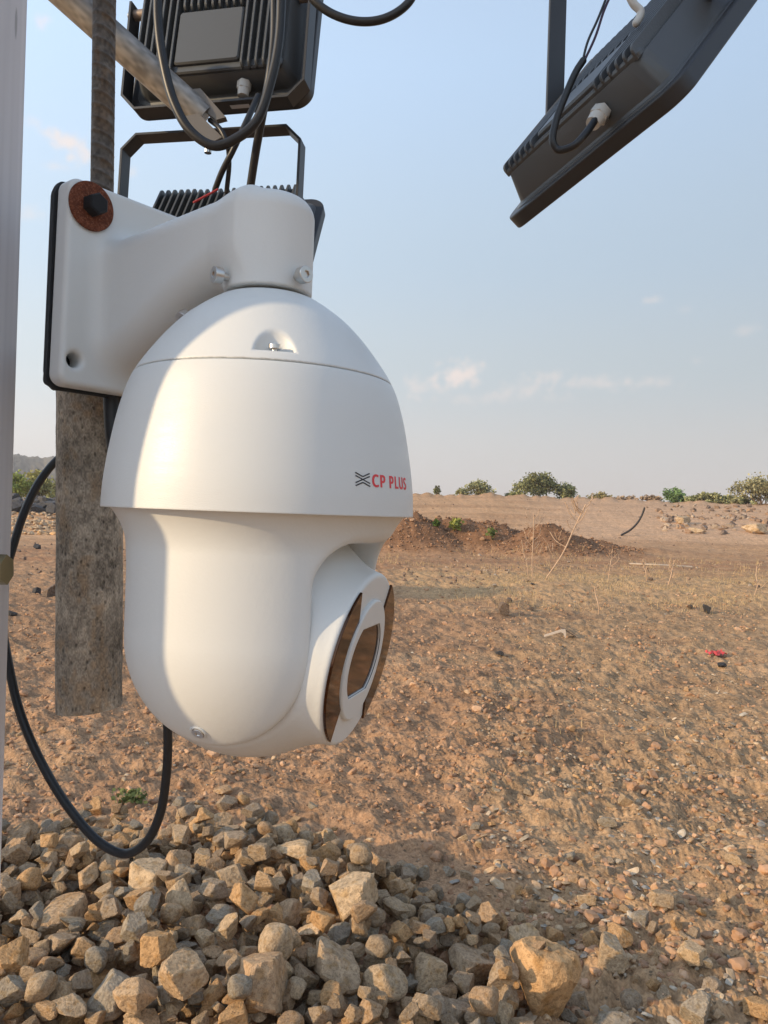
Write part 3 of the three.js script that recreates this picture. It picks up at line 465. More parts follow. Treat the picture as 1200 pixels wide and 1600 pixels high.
function sprout(px, py, h, n, leaf, label, tint, seed) { // small leafy plants
  reseed(seed); const q = onGround(px, py), H = h / FOCAL * -q.z, t = thing('sprout', label, 'plant'); t.position.copy(q); const st = [], tips = [];
  for (let i = 0; i < 5; i++) { const top = V(gauss() * H * 0.35, H * rr(0.6, 1), gauss() * H * 0.35); tips.push(top); st.push(tube([V(0, -0.02, 0), V(top.x * 0.3, top.y * 0.5, top.z * 0.3), top], H * 0.018, 6, 5)); }
  part('foliage', leafCloud(n, () => { const c = tips[Math.floor(rnd() * 5)], u = rr(0.35, 1); return V(c.x * u + gauss() * H * 0.1, c.y * u, c.z * u + gauss() * H * 0.1); }, leaf * H, () => tint), leafMat, t); part('stem', mergeGeometries(st), barkMat, t);
}
sprout(681, 824, 12, 60, 0.45, 'low dark green plant on the mound beside the dome', [0.10, 0.16, 0.03], 501);
sprout(709, 832, 22, 50, 0.4, 'bright yellow green plant on the mound', [0.26, 0.27, 0.06], 502);
sprout(768, 844, 22, 40, 0.3, 'slender green plant at the foot of the second mound', [0.13, 0.17, 0.05], 503);
(function () { const q = onGround(205, 1253); reseed(66); const t = thing('sprout', 'tiny green weed in the soil left of the hanging cable', 'plant'); t.position.copy(q); part('foliage', leafCloud(150, () => V(gauss() * 0.06, rr(0.005, 0.05), gauss() * 0.05), 0.022, () => [0.16, 0.19, 0.07]), leafMat, t); part('stem', tube([V(0, -0.01, 0), V(0.004, 0.02, 0), V(0.0, 0.045, 0)], 0.0012, 6, 5), barkMat, t); })();
const twigMat = new THREE.MeshPhysicalMaterial({ color: lin(0.52, 0.36, 0.24), roughness: 0.9 });
function twigs(px, py, h, lean, label, seed, thick = 1, nb = 9) { // a leafless shrub
  reseed(seed); const q = onGround(px, py), k = -q.z / FOCAL, H = h * k, t = thing('dry_shrub', label, 'dry shrub'); t.position.copy(q); const top = V(lean * k, H, 0), main = [V(0, -0.03, 0), V(top.x * 0.4 + gauss() * H * 0.03, H * 0.36, 0.05), V(top.x * 0.72, H * 0.68, 0), top], c = new THREE.CatmullRomCurve3(main), br = [];
  for (let i = 0; i < nb; i++) { const u = rr(0.15, 0.95), a = c.getPoint(u), l = H * rr(0.18, 0.45) * (1.1 - u * 0.5), s = rnd() < 0.5 ? -1 : 1, b = a.clone().add(V(s * l * rr(0.3, 0.7), l * rr(0.5, 0.9), gauss() * l * 0.5)); br.push(tube([a, a.clone().lerp(b, 0.5).add(V(s * l * 0.08, -l * 0.05, 0)), b], 0.0055 * thick, 8, 5)); for (let m = 0; m < 2; m++) { const e = a.clone().lerp(b, rr(0.4, 0.9)), f = e.clone().add(V(gauss() * l * 0.3, l * rr(0.2, 0.4), gauss() * l * 0.3)); br.push(tube([e, e.clone().lerp(f, 0.5), f], 0.0036 * thick, 5, 4)); } }
  part('stem', tube(main, 0.010 * thick, 20, 6), twigMat, t); part('twig', mergeGeometries(br), twigMat, t);
}
twigs(851, 905, 118, 62, 'leafless leaning shrub, the tallest one before the dark mounds', 601, 1.6, 12);
twigs(832, 908, 105, 0, 'leafless upright shrub left of the leaning shrub', 602, 0.9, 9);
twigs(826, 904, 60, -12, 'short leafless shrub at the far left of the bare shrubs', 603, 0.8, 6);
twigs(950, 908, 50, 6, 'thin bare shrub in the dry grass below the black hose', 604, 0.9, 6);
twigs(1043, 915, 40, 10, 'dark brown bare shrub in the dry grass', 605, 1.3, 8);
twigs(1010, 908, 34, -6, 'low bare shrub left of the dark brown one', 606, 1.1, 6);
twigs(1178, 930, 46, 4, 'thin bare stalk at the right edge of the dry grass', 607, 0.9, 4);
twigs(936, 960, 44, -8, 'single thin stalk standing on the open soil', 608, 0.8, 3);
(function () { // a small tree standing left of the view; its long shadow crosses the plain behind the dome
  reseed(733); const t = thing('tree', 'small leafy tree standing outside the view on the left, casting a long shadow', 'tree'), x = -8.0, d = 9.7; t.position.set(x, terrain(x, d), -d);
  const cl = []; for (let i = 0; i < 26; i++) cl.push(V(gauss() * 0.55, 3.25 + gauss() * 0.3, gauss() * 0.55));
  part('crown', leafCloud(5200, () => { const c = cl[Math.floor(rnd() * 26)]; return V(c.x + gauss() * 0.22, c.y + gauss() * 0.22, c.z + gauss() * 0.22); }, 0.13, () => OLIVE), leafMat, t);
  part('trunk', mergeGeometries([tube([V(0, -0.1, 0), V(0.05, 0.9, 0.03), V(-0.04, 2.2, 0), V(0.05, 3.3, 0)], 0.09, 16, 8), ...cl.slice(0, 8).map((c) => tube([V(-0.02, 1.6, 0), c.clone().multiplyScalar(0.5).add(V(0, 1.0, 0)), c], 0.035, 8, 6))]), barkMat, t);
})();
(function () { // dry grass
  const g = new THREE.BufferGeometry(), P = [], idx = []; for (let i = 0; i <= 4; i++) { const t = i / 4, w = 0.5 * (1 - t) + 0.03; P.push(-w, t, t * t * 0.35, w, t, t * t * 0.35); if (i < 4) idx.push(i * 2, i * 2 + 1, i * 2 + 2, i * 2 + 1, i * 2 + 3, i * 2 + 2); }
  g.setAttribute('position', new THREE.Float32BufferAttribute(P, 3)); g.setIndex(idx); g.computeVertexNormals(); reseed(909);
  const list = []; const tuft = (x, d, n, H) => { for (let i = 0; i < n; i++) list.push([x + gauss() * 0.12, d + gauss() * 0.12, H * rr(0.4, 1.2)]); };
  for (let i = 0; i < 5200; i++) { const d = rr(11.5, 20), x = d * rr(0.0, 0.56), a = smoothstep(fbm(x * 0.35, d * 0.35, 3), -0.35, 0.35) * smoothstep(x / d, 0.02, 0.2); if (rnd() > a * 0.55 + 0.03) continue; tuft(x, d, 4, rr(0.03, 0.13)); }
  for (let i = 0; i < 900; i++) { const d = rr(20, 26), x = d * rr(-0.1, 0.5); if (fbm(x * 0.3, d * 0.3, 2) < 0) continue; tuft(x, d, 4, rr(0.06, 0.2)); }
  for (let i = 0; i < 260; i++) { const d = rr(4, 12), x = d * rr(-0.5, 0.5); tuft(x, d, 2, rr(0.03, 0.09)); }
  const im = new THREE.InstancedMesh(g, new THREE.MeshPhysicalMaterial({ roughness: 0.9, transmission: 0.3, thickness: 0, side: THREE.DoubleSide, specularIntensity: 0.2 }), list.length), o = new THREE.Object3D();
  list.forEach(([x, d, h], i) => { o.position.set(x, terrain(x, d) - 0.01, -d); o.rotation.set(gauss() * 0.5, rr(0, 6.28), gauss() * 0.4); o.scale.set(0.007 + d * 0.0002, h, h); o.updateMatrix(); im.setMatrixAt(i, o.matrix); const k = rr(0.75, 1.15); im.setColorAt(i, lin(0.60 * k, 0.44 * k, 0.24 * k)); });
  im.name = 'dry_grass'; scene.add(im); im.castShadow = im.receiveShadow = true; tag(im, 'thin dry straw-coloured grass on the plain', null, null, 'stuff');
})();

// ---------------------------------------------------------------- materials of the hardware
const dustA = lattice(6, 81), dustB = lattice(40, 82), dustC = lattice(200, 83);
const paintRough = tex(512, (u, v) => 0.80 + 0.25 * (dustA(u, v) - 0.5) + 0.2 * (dustB(u, v) - 0.5));
const paintBump = tex(512, (u, v) => 0.5 * dustC(u, v) + 0.5 * dustB(u * 2 % 1, v * 2 % 1), false, 6);
const whitePaint = new THREE.MeshPhysicalMaterial({ color: lin(0.68, 0.69, 0.67), roughness: 0.5, roughnessMap: paintRough, bumpMap: paintBump, bumpScale: 0.00006, specularIntensity: 1 });
const steel = new THREE.MeshPhysicalMaterial({ color: lin(0.62, 0.60, 0.57), metalness: 1, roughness: 0.28 });
const blackRubber = new THREE.MeshPhysicalMaterial({ color: lin(0.018, 0.019, 0.022), roughness: 0.5 });
const cableMat = new THREE.MeshPhysicalMaterial({ color: lin(0.014, 0.015, 0.017), roughness: 0.42 });
const blackIron = new THREE.MeshPhysicalMaterial({ color: lin(0.022, 0.021, 0.022), roughness: 0.5, metalness: 0.3, bumpMap: paintBump, bumpScale: 0.0004 });
const DEG = Math.PI / 180, dirAz = (deg) => V(Math.sin(deg * DEG), 0, Math.cos(deg * DEG));

const FONT = await new FontLoader().loadAsync('fonts/droid/droid_sans_bold.typeface.json');
let buildScrew;
// ---------------------------------------------------------------- dome camera
const DOME = at(408.5, 800, 0.50), LEAN = -1.0 * DEG;
const profile = [[0, 0.0985], [0.012, 0.0980], [0.0245, 0.0967], [0.045, 0.0934], [0.0655, 0.0889], [0.083, 0.0826], [0.104, 0.0685], [0.118, 0.0563], [0.1265, 0.0465], [0.137, 0.0305], [0.145, 0.012]];
const profCurve = new THREE.CatmullRomCurve3(profile.map(([h, r]) => V(r, h, 0)), false, 'centripetal');
const profPts = profCurve.getPoints(400);
function domeR(h) { if (h <= 0) return 0.0985; let lo = 0, hi = profPts.length - 1; while (hi - lo > 1) { const m = (lo + hi) >> 1; profPts[m].y < h ? lo = m : hi = m; } const a = profPts[lo], b = profPts[hi]; return lerp(a.x, b.x, clamp((h - a.y) / (b.y - a.y), 0, 1)); }
const dome = thing('dome_camera', 'white dome surveillance camera hanging from the wall bracket', 'security camera');
dome.position.copy(DOME); dome.rotation.z = LEAN;
(function () {
  const SEAM = 0.083, cap0 = SEAM + 0.0007, e = dirAz(-18), l = dirAz(72), pitch = 10.5 * DEG;
  // shroud, a turned shell with a lip
  const L = [[0.0905, 0.014], [0.0945, 0.0055], [0.0955, 0.0004], [0.0958, 0], [0.0982, 0], [0.0985, 0.0003]];
  for (let i = 1; i <= 70; i++) { const h = SEAM * i / 70; L.push([domeR(h), h]); }
  L.push([domeR(SEAM) - 0.0004, SEAM + 0.0002], [domeR(SEAM) - 0.003, SEAM + 0.0002], [domeR(SEAM) - 0.003, SEAM + 0.004]);
  const sh = new THREE.LatheGeometry(L.map(([r, h]) => new THREE.Vector2(r, h)), 160);
  part('shroud', sh, whitePaint, dome);
  // cap with a pocket cut for a screw
  const nd = dirAz(12), pc = nd.clone().multiplyScalar(0.081);
  const capF = (x, y, z) => {
    const rho = Math.hypot(x, z), R = y < cap0 ? domeR(cap0) : y > 0.140 ? domeR(0.140) : domeR(y), sl = (domeR(y + 0.001) - domeR(y - 0.001)) / 0.002, d = (rho - R) / Math.hypot(1, clamp(sl, -1.6, 0));
    let q = smax(d, y - 0.1395, 0.004); q = smax(q, cap0 - y, 0.0012);
    const w = 0.0118 - Math.hypot(x - pc.x, z - pc.z), cut = Math.min(-w, y - 0.0895) ; // negative inside the pocket when below
    const pocket = Math.max(-w, 0.0895 - y);
    return smax(q, -pocket, 0.0016) + 0 * cut;
  };
  part('cap', sdfMesh(capF, [-0.09, 0.078, -0.09], [0.09, 0.146, 0.09], 0.00125), whitePaint, dome);
  const screw = (p, axis, r, len, parent, name = 'screw') => { // socket head
    const s = new THREE.Shape(); s.absarc(0, 0, r, 0, 6.283, false); const hex = new THREE.Path(); for (let i = 0; i <= 6; i++) { const a = i * Math.PI / 3; i ? hex.lineTo(Math.cos(a) * r * 0.55, Math.sin(a) * r * 0.55) : hex.moveTo(r * 0.55, 0); } s.holes.push(hex);
    const g = new THREE.ExtrudeGeometry(s, { depth: len * 0.55, bevelEnabled: true, bevelSize: r * 0.09, bevelThickness: r * 0.09, bevelSegments: 2, curveSegments: 24 }), b = new THREE.CylinderGeometry(r * 0.97, r * 0.97, len * 0.5, 24); b.rotateX(Math.PI / 2); b.translate(0, 0, len * 0.22);
    const st = new THREE.CylinderGeometry(r * 0.5, r * 0.5, len, 16); st.rotateX(Math.PI / 2); st.translate(0, 0, -len * 0.45);
    const m = part(name, mergeGeometries([g, b.toNonIndexed(), st.toNonIndexed()]), steel, parent); m.position.copy(p); m.quaternion.setFromUnitVectors(V(0, 0, 1), axis); return m;
  };
  buildScrew = screw;
  screw(nd.clone().multiplyScalar(0.0745).add(V(0, 0.0912, 0)), V(0, 1, 0), 0.0031, 0.004, dome);
  // lower housing with two ears: a turned body with a slot through it
  const RC = 0.083, CY = -0.0755, SLOT = 0.052;
  const bodyF = (x, y, z) => {
    const rho = Math.hypot(x, z); let d;
    if (y < CY) d = Math.hypot(rho, y - CY) - RC; else { const t = clamp((y + 0.024) / 0.024, 0, 1.2), fl = 0.0098 * t * t; d = (rho - RC - fl) / Math.hypot(1, 0.8 * t); }
    d = smax(d, y - 0.004, 0.002);
    const u = Math.abs(x * e.x + z * e.z), rad = 0.026, sx = u - SLOT, sy = y + 0.0165, qx = Math.max(sx + rad, 0), qy = Math.max(sy + rad, 0), sl = Math.hypot(qx, qy) + Math.min(Math.max(sx + rad, sy + rad), 0) - rad;
    return smax(d, -sl, 0.0075);
  };
  part('ear_housing', sdfMesh(bodyF, [-0.1, -0.164, -0.1], [0.1, 0.008, 0.1], 0.0015), whitePaint, dome);
  // tilt unit
  const C = V(0, CY, 0), F = l.clone().multiplyScalar(Math.cos(pitch)).add(V(0, -Math.sin(pitch), 0)), U = l.clone().multiplyScalar(Math.sin(pitch)).add(V(0, Math.cos(pitch), 0)), FACE = 0.0735, RB = 0.0545;
  const tiltF = (x, y, z) => {
    const px = x - C.x, py = y - C.y, pz = z - C.z, f = px * F.x + py * F.y + pz * F.z, u = px * U.x + py * U.y + pz * U.z, w = px * e.x + pz * e.z;
    let s = smax(Math.hypot(px, py, pz) - 0.0800, Math.abs(w) - 0.0508, 0.004);
    const b = smax(Math.hypot(w, u) - RB, -f, 0.004); s = smin(s, b, 0.012);
    return smax(s, f - FACE, 0.0035);
  };
  const tilt = part('tilt_unit', sdfMesh(tiltF, [-0.09, -0.164, -0.09], [0.09, 0.0, 0.09], 0.0015), whitePaint, dome);
  const face = (g) => { const m = new THREE.Matrix4().makeBasis(e.clone().negate(), U, F); m.setPosition(C.clone().addScaledVector(F, FACE)); g.applyMatrix4(m); return g; }; // x across, y up, z out of the face
  const irMat = new THREE.MeshPhysicalMaterial({ color: lin(0.085, 0.046, 0.030), metalness: 1, roughness: 0.05 }), lensMat = new THREE.MeshPhysicalMaterial({ color: lin(0.095, 0.050, 0.034), metalness: 1, roughness: 0.06 });
  for (const s of [-1, 1]) { // curved lamp windows either side of the lens
    const w = new THREE.Shape(), RO = 0.0535, RI = 0.0352, a = 1.0; w.absarc(0, 0, RO, -a, a, false); w.absarc(0, 0, RI, a * 0.86, -a * 0.86, true); w.closePath();
    const g = new THREE.ExtrudeGeometry(w, { depth: 0.0012, bevelEnabled: true, bevelSize: 0.00025, bevelThickness: 0.00025, bevelSegments: 1, curveSegments: 40 }); if (s < 0) g.rotateZ(Math.PI); g.translate(0, 0, -0.0001);
    part('lamp_window', face(g), irMat, tilt);
  }
  const oval = (r, k) => { const s = new THREE.Shape(); s.absellipse(0, 0, r, r * k, 0, Math.PI * 2, false); return s; };
  const lensCut = (R, lim) => { const c = new THREE.Shape(); c.absarc(0, 0, R, -lim, lim, false); c.absarc(0, 0, R, Math.PI - lim, Math.PI + lim, false); c.closePath(); return c; };
  const ring = oval(0.0308, 1.2); ring.holes.push(lensCut(0.0274, 0.96));
  part('lens_ring', face(new THREE.ExtrudeGeometry(ring, { depth: 0.0010, bevelEnabled: true, bevelSize: 0.0014, bevelThickness: 0.0016, bevelSegments: 5, curveSegments: 48 })), whitePaint, tilt);
  const rim = lensCut(0.0273, 0.96); rim.holes.push(lensCut(0.0262, 0.95)); part('lens_rim', face(new THREE.ExtrudeGeometry(rim, { depth: 0.0022, bevelEnabled: false, curveSegments: 32 })), blackRubber, tilt);
  const lg = new THREE.ExtrudeGeometry(lensCut(0.0262, 0.95), { depth: 0.0006, bevelEnabled: false, curveSegments: 32 }); lg.translate(0, 0, 0.0004); part('lens_window', face(lg), lensMat, tilt);
  // screw low on the ear, recessed
  const sd = dirAz(-19).multiplyScalar(0.0655); const sp = V(sd.x, CY - Math.sqrt(RC * RC - 0.0655 * 0.0655) * 0.998, sd.z), sn = sp.clone().sub(C).normalize();
  screw(sp, sn, 0.0034, 0.002, dome, 'ear_screw'); const bush_ = new THREE.TorusGeometry(0.0044, 0.0009, 10, 32); const rg = part('screw_collar', bush_, whitePaint, dome); rg.position.copy(sp); rg.quaternion.setFromUnitVectors(V(0, 0, 1), sn);
  // printed lettering, laid onto the curve of the shroud
  const inv = new THREE.Matrix4().compose(DOME, new THREE.Quaternion().setFromEuler(new THREE.Euler(0, 0, LEAN)), V(1, 1, 1)).invert();
  const onShroud = (px, py) => { const o = V(0, EYE, 0).applyMatrix4(inv), d = rayOf(px, py).transformDirection(inv); let t = 0.3; for (let i = 0; i < 400; i++) { const p = o.clone().addScaledVector(d, t), q = Math.hypot(p.x, p.z) - domeR(p.y); if (q < 1e-5) break; t += q * 0.6; } const p = o.addScaledVector(d, t); return [Math.atan2(p.x, p.z), p.y]; };
  const [a0, y0] = onShroud(555, 759), [a1] = onShroud(634.5, 764), [, y1] = onShroud(557, 738), H = y1 - y0, span = a1 - a0;
  const wrap = (g, from, to, hgt, yb) => { // spreads a flat drawing over angles from..to
    g.computeBoundingBox(); const b = g.boundingBox, p = g.attributes.position; for (let i = 0; i < p.count; i++) { const a = lerp(from, to, (p.getX(i) - b.min.x) / (b.max.x - b.min.x)), y = yb + hgt * (p.getY(i) - b.min.y) / (b.max.y - b.min.y), r = domeR(y) + 0.00012 + (p.getZ(i) > b.min.z + 1e-9 ? 0.0001 : 0); p.setXYZ(i, r * Math.sin(a), y, r * Math.cos(a)); }
    g.computeVertexNormals(); return g;
  };
  const X = new THREE.Shape(), w = 0.2; // the emblem: crossing chevrons
  const bar = (x0, y0_, x1, y1_) => { const dx = x1 - x0, dy = y1_ - y0_, q = Math.hypot(dx, dy), nx = -dy / q * w / 2, ny = dx / q * w / 2, s = new THREE.Shape(); s.moveTo(x0 + nx, y0_ + ny); s.lineTo(x1 + nx, y1_ + ny); s.lineTo(x1 - nx, y1_ - ny); s.lineTo(x0 - nx, y0_ - ny); return new THREE.ExtrudeGeometry(s, { depth: 0.01, bevelEnabled: false }); };
  const mark = mergeGeometries([bar(-1, 1.15, 0, 0.5), bar(0, 0.5, 1, 1.15), bar(-1, -1.15, 0, -0.5), bar(0, -0.5, 1, -1.15), bar(-1, 0.62, 1, -0.62), bar(-1, -0.62, 1, 0.62), bar(-0.09, 0, 0.09, 0)]);
  part('printed_emblem', wrap(mark, a0, a0 + span * 0.215, H * 1.05, y0 - H * 0.02), new THREE.MeshPhysicalMaterial({ color: lin(0.03, 0.028, 0.035), roughness: 0.5 }), dome, 'small dark printed emblem');
  const font = FONT; const tg = new TextGeometry('CP PLUS', { font, size: 1, depth: 0.01, curveSegments: 8, bevelEnabled: false });
  part('printed_lettering', wrap(tg, a0 + span * 0.245, a1, H * 0.98, y0), new THREE.MeshPhysicalMaterial({ color: lin(0.72, 0.05, 0.06), roughness: 0.5 }), dome, 'red printed lettering');
})();

// ---------------------------------------------------------------- wall bracket
const bracket = thing('wall_bracket', 'white wall bracket with a square plate and a short arm above the dome', 'bracket');
bracket.position.copy(DOME).add(V(-0.0008, 0, 0)); bracket.rotation.z = LEAN;
(function () {
  const n = V(0.783, 0, 0.622), u = V(0.622, 0, -0.783), Ls = 0.145, HC = 0.1595, HH = 0.0745, HW = 0.0600, TOP = 0.203;
  const toLocal = (x, z) => [x * n.x + z * n.z + Ls, x * u.x + z * u.z];
  const f = (x, y, z) => {
    const [s, w] = toLocal(x, z);
    const bot = lerp(0.100, 0.150, smoothstep(s, -0.01, 0.118) * 0.45 + 0.55 * clamp(s / 0.118, 0, 1)), hw = lerp(0.0315, 0.0285, clamp(s / 0.12, 0, 1)), top = lerp(0.1965, TOP, clamp(s / 0.11, 0, 1)), hc = (top + bot) / 2, hh = (top - bot) / 2;
    const rad = Math.min(hh * 0.95, y > hc ? 0.015 : 0.021);
    let arm = rbox2(w, y - hc, hw, hh, rad); arm = smax(arm, s - Ls, 0.004); arm = Math.max(arm, -0.008 - s);
    const rho = Math.hypot(s - Ls, w), cyl = (() => { const qx = rho - 0.0283 + 0.013, t = y - TOP + 0.013; const topr = Math.hypot(Math.max(qx, 0), Math.max(t, 0)) + Math.min(Math.max(qx, t), 0) - 0.013; return smax(topr, 0.1405 - y, 0.0016); })();
    const pq = rbox2(w - (y - HC) * 0.014, y - HC, HW, HH, 0.009), ps = Math.abs(s + 0.009) - 0.009 + 0.004, pl = Math.hypot(Math.max(pq + 0.004, 0), Math.max(ps, 0)) + Math.min(Math.max(pq + 0.004, ps), 0) - 0.004;
    let d = smin(arm, cyl, 0.014); d = smin(d, pl, 0.015);
    // bolt hole low on the near side, with a dished seat
    const hx = w + HW - 0.0100, hy = y - (HC - HH + 0.0188), hr = Math.hypot(hx, hy); d = smax(d, -(hr - 0.0052), 0.002); d = smax(d, -(Math.hypot(hr, s - 0.0045) - 0.0078), 0.003);
    return d;
  };
  part('bracket_body', sdfMesh(f, [-0.195, 0.078, -0.158], [0.04, 0.240, 0.06], 0.00155), whitePaint, bracket);
  const M = (g, s, w, y) => { const m = new THREE.Matrix4().makeBasis(u, V(0, 1, 0), n.clone()); m.setPosition(n.clone().multiplyScalar(s - Ls).add(u.clone().multiplyScalar(w)).add(V(0, y, 0))); return g.applyMatrix4(m); }; // x along the plate, y up, z out of it (left-handed turn of u is kept)
  // dark rubber sheet and a steel plate behind it
  const bp = new THREE.Shape(), bw = HW + 0.0004, bh = HH + 0.0012; bp.moveTo(-bw + 0.012, -bh); bp.lineTo(bw - 0.012, -bh); bp.quadraticCurveTo(bw, -bh, bw, -bh + 0.012); bp.lineTo(bw, bh - 0.012); bp.quadraticCurveTo(bw, bh, bw - 0.012, bh); bp.lineTo(-bw + 0.012, bh); bp.quadraticCurveTo(-bw, bh, -bw, bh - 0.012); bp.lineTo(-bw, -bh + 0.012); bp.quadraticCurveTo(-bw, -bh, -bw + 0.012, -bh);
  const bg = new THREE.ExtrudeGeometry(bp, { depth: 0.0025, bevelEnabled: true, bevelSize: 0.0008, bevelThickness: 0.0008, bevelSegments: 2 }), bpp = bg.attributes.position; for (let i = 0; i < bpp.count; i++) { const k = 0.0012 * n3(bpp.getX(i) * 90, bpp.getY(i) * 90, 3); bpp.setX(i, bpp.getX(i) + k + bpp.getY(i) * 0.014); bpp.setY(i, bpp.getY(i) + k); }
  bg.translate(0, 0, -0.0218); part('backing_sheet', M(bg, 0, 0, HC), blackRubber, bracket, 'black rubber sheet behind the plate');
  // rusty washer and bolt
  const rustA = lattice(14, 91), rustB = lattice(60, 92), rust = tex(256, (p, q) => { const a = rustA(p, q) * 0.6 + rustB(p, q) * 0.4, b = rustB(q, p); return b > 0.72 && a > 0.5 ? [0.62, 0.42, 0.33] : [0.30 + 0.22 * a, 0.15 + 0.12 * a, 0.085 + 0.07 * a]; }, true, 2);
  const rustMat = new THREE.MeshPhysicalMaterial({ map: rust, bumpMap: rust, bumpScale: 0.0006, roughness: 0.85, metalness: 0.1 });
  const wx = -HW + 0.0172, wy = HC + HH - 0.0182, wc = new THREE.CylinderGeometry(0.0172, 0.0172, 0.0028, 48, 1); wc.rotateX(Math.PI / 2); const wg = new THREE.LatheGeometry([[0.005, -0.0014], [0.0168, -0.0014], [0.0174, -0.0006], [0.0174, 0.0008], [0.0168, 0.0015], [0.0005, 0.0015]].map(([a, b]) => new THREE.Vector2(a, b)), 56); wg.rotateX(Math.PI / 2);
  const wu = wg.attributes.uv, wp = wg.attributes.position; for (let i = 0; i < wp.count; i++) wu.setXY(i, wp.getX(i) * 30, wp.getY(i) * 30);
  part('washer', M(wg, 0.0016, wx, wy), rustMat, bracket, 'large rusty washer');
  const hx = new THREE.CylinderGeometry(0.0078, 0.0082, 0.0085, 6); hx.rotateX(Math.PI / 2); const hd = new THREE.CylinderGeometry(0.0066, 0.0078, 0.0012, 6); hd.rotateX(Math.PI / 2); hd.translate(0, 0, 0.00485);
  part('hex_bolt', M(mergeGeometries([hx, hd]), 0.0074, wx, wy), blackIron, bracket, 'black hexagon bolt');
  for (const [az, h] of [[-54, 0.1465], [46, 0.1475]]) { const a = dirAz(az); buildScrew(a.clone().multiplyScalar(0.0330).add(V(0, h, 0)), a, 0.0048, 0.009, bracket, 'socket_screw'); }
  { const p = n.clone().multiplyScalar(0.090 - Ls).add(u.clone().multiplyScalar(-0.018)).add(V(0, 0.133, 0)), a = V(-0.45, -0.6, 0.65).normalize(); buildScrew(p.add(a.clone().multiplyScalar(0.006)), a, 0.0046, 0.009, bracket, 'socket_screw'); }
})();

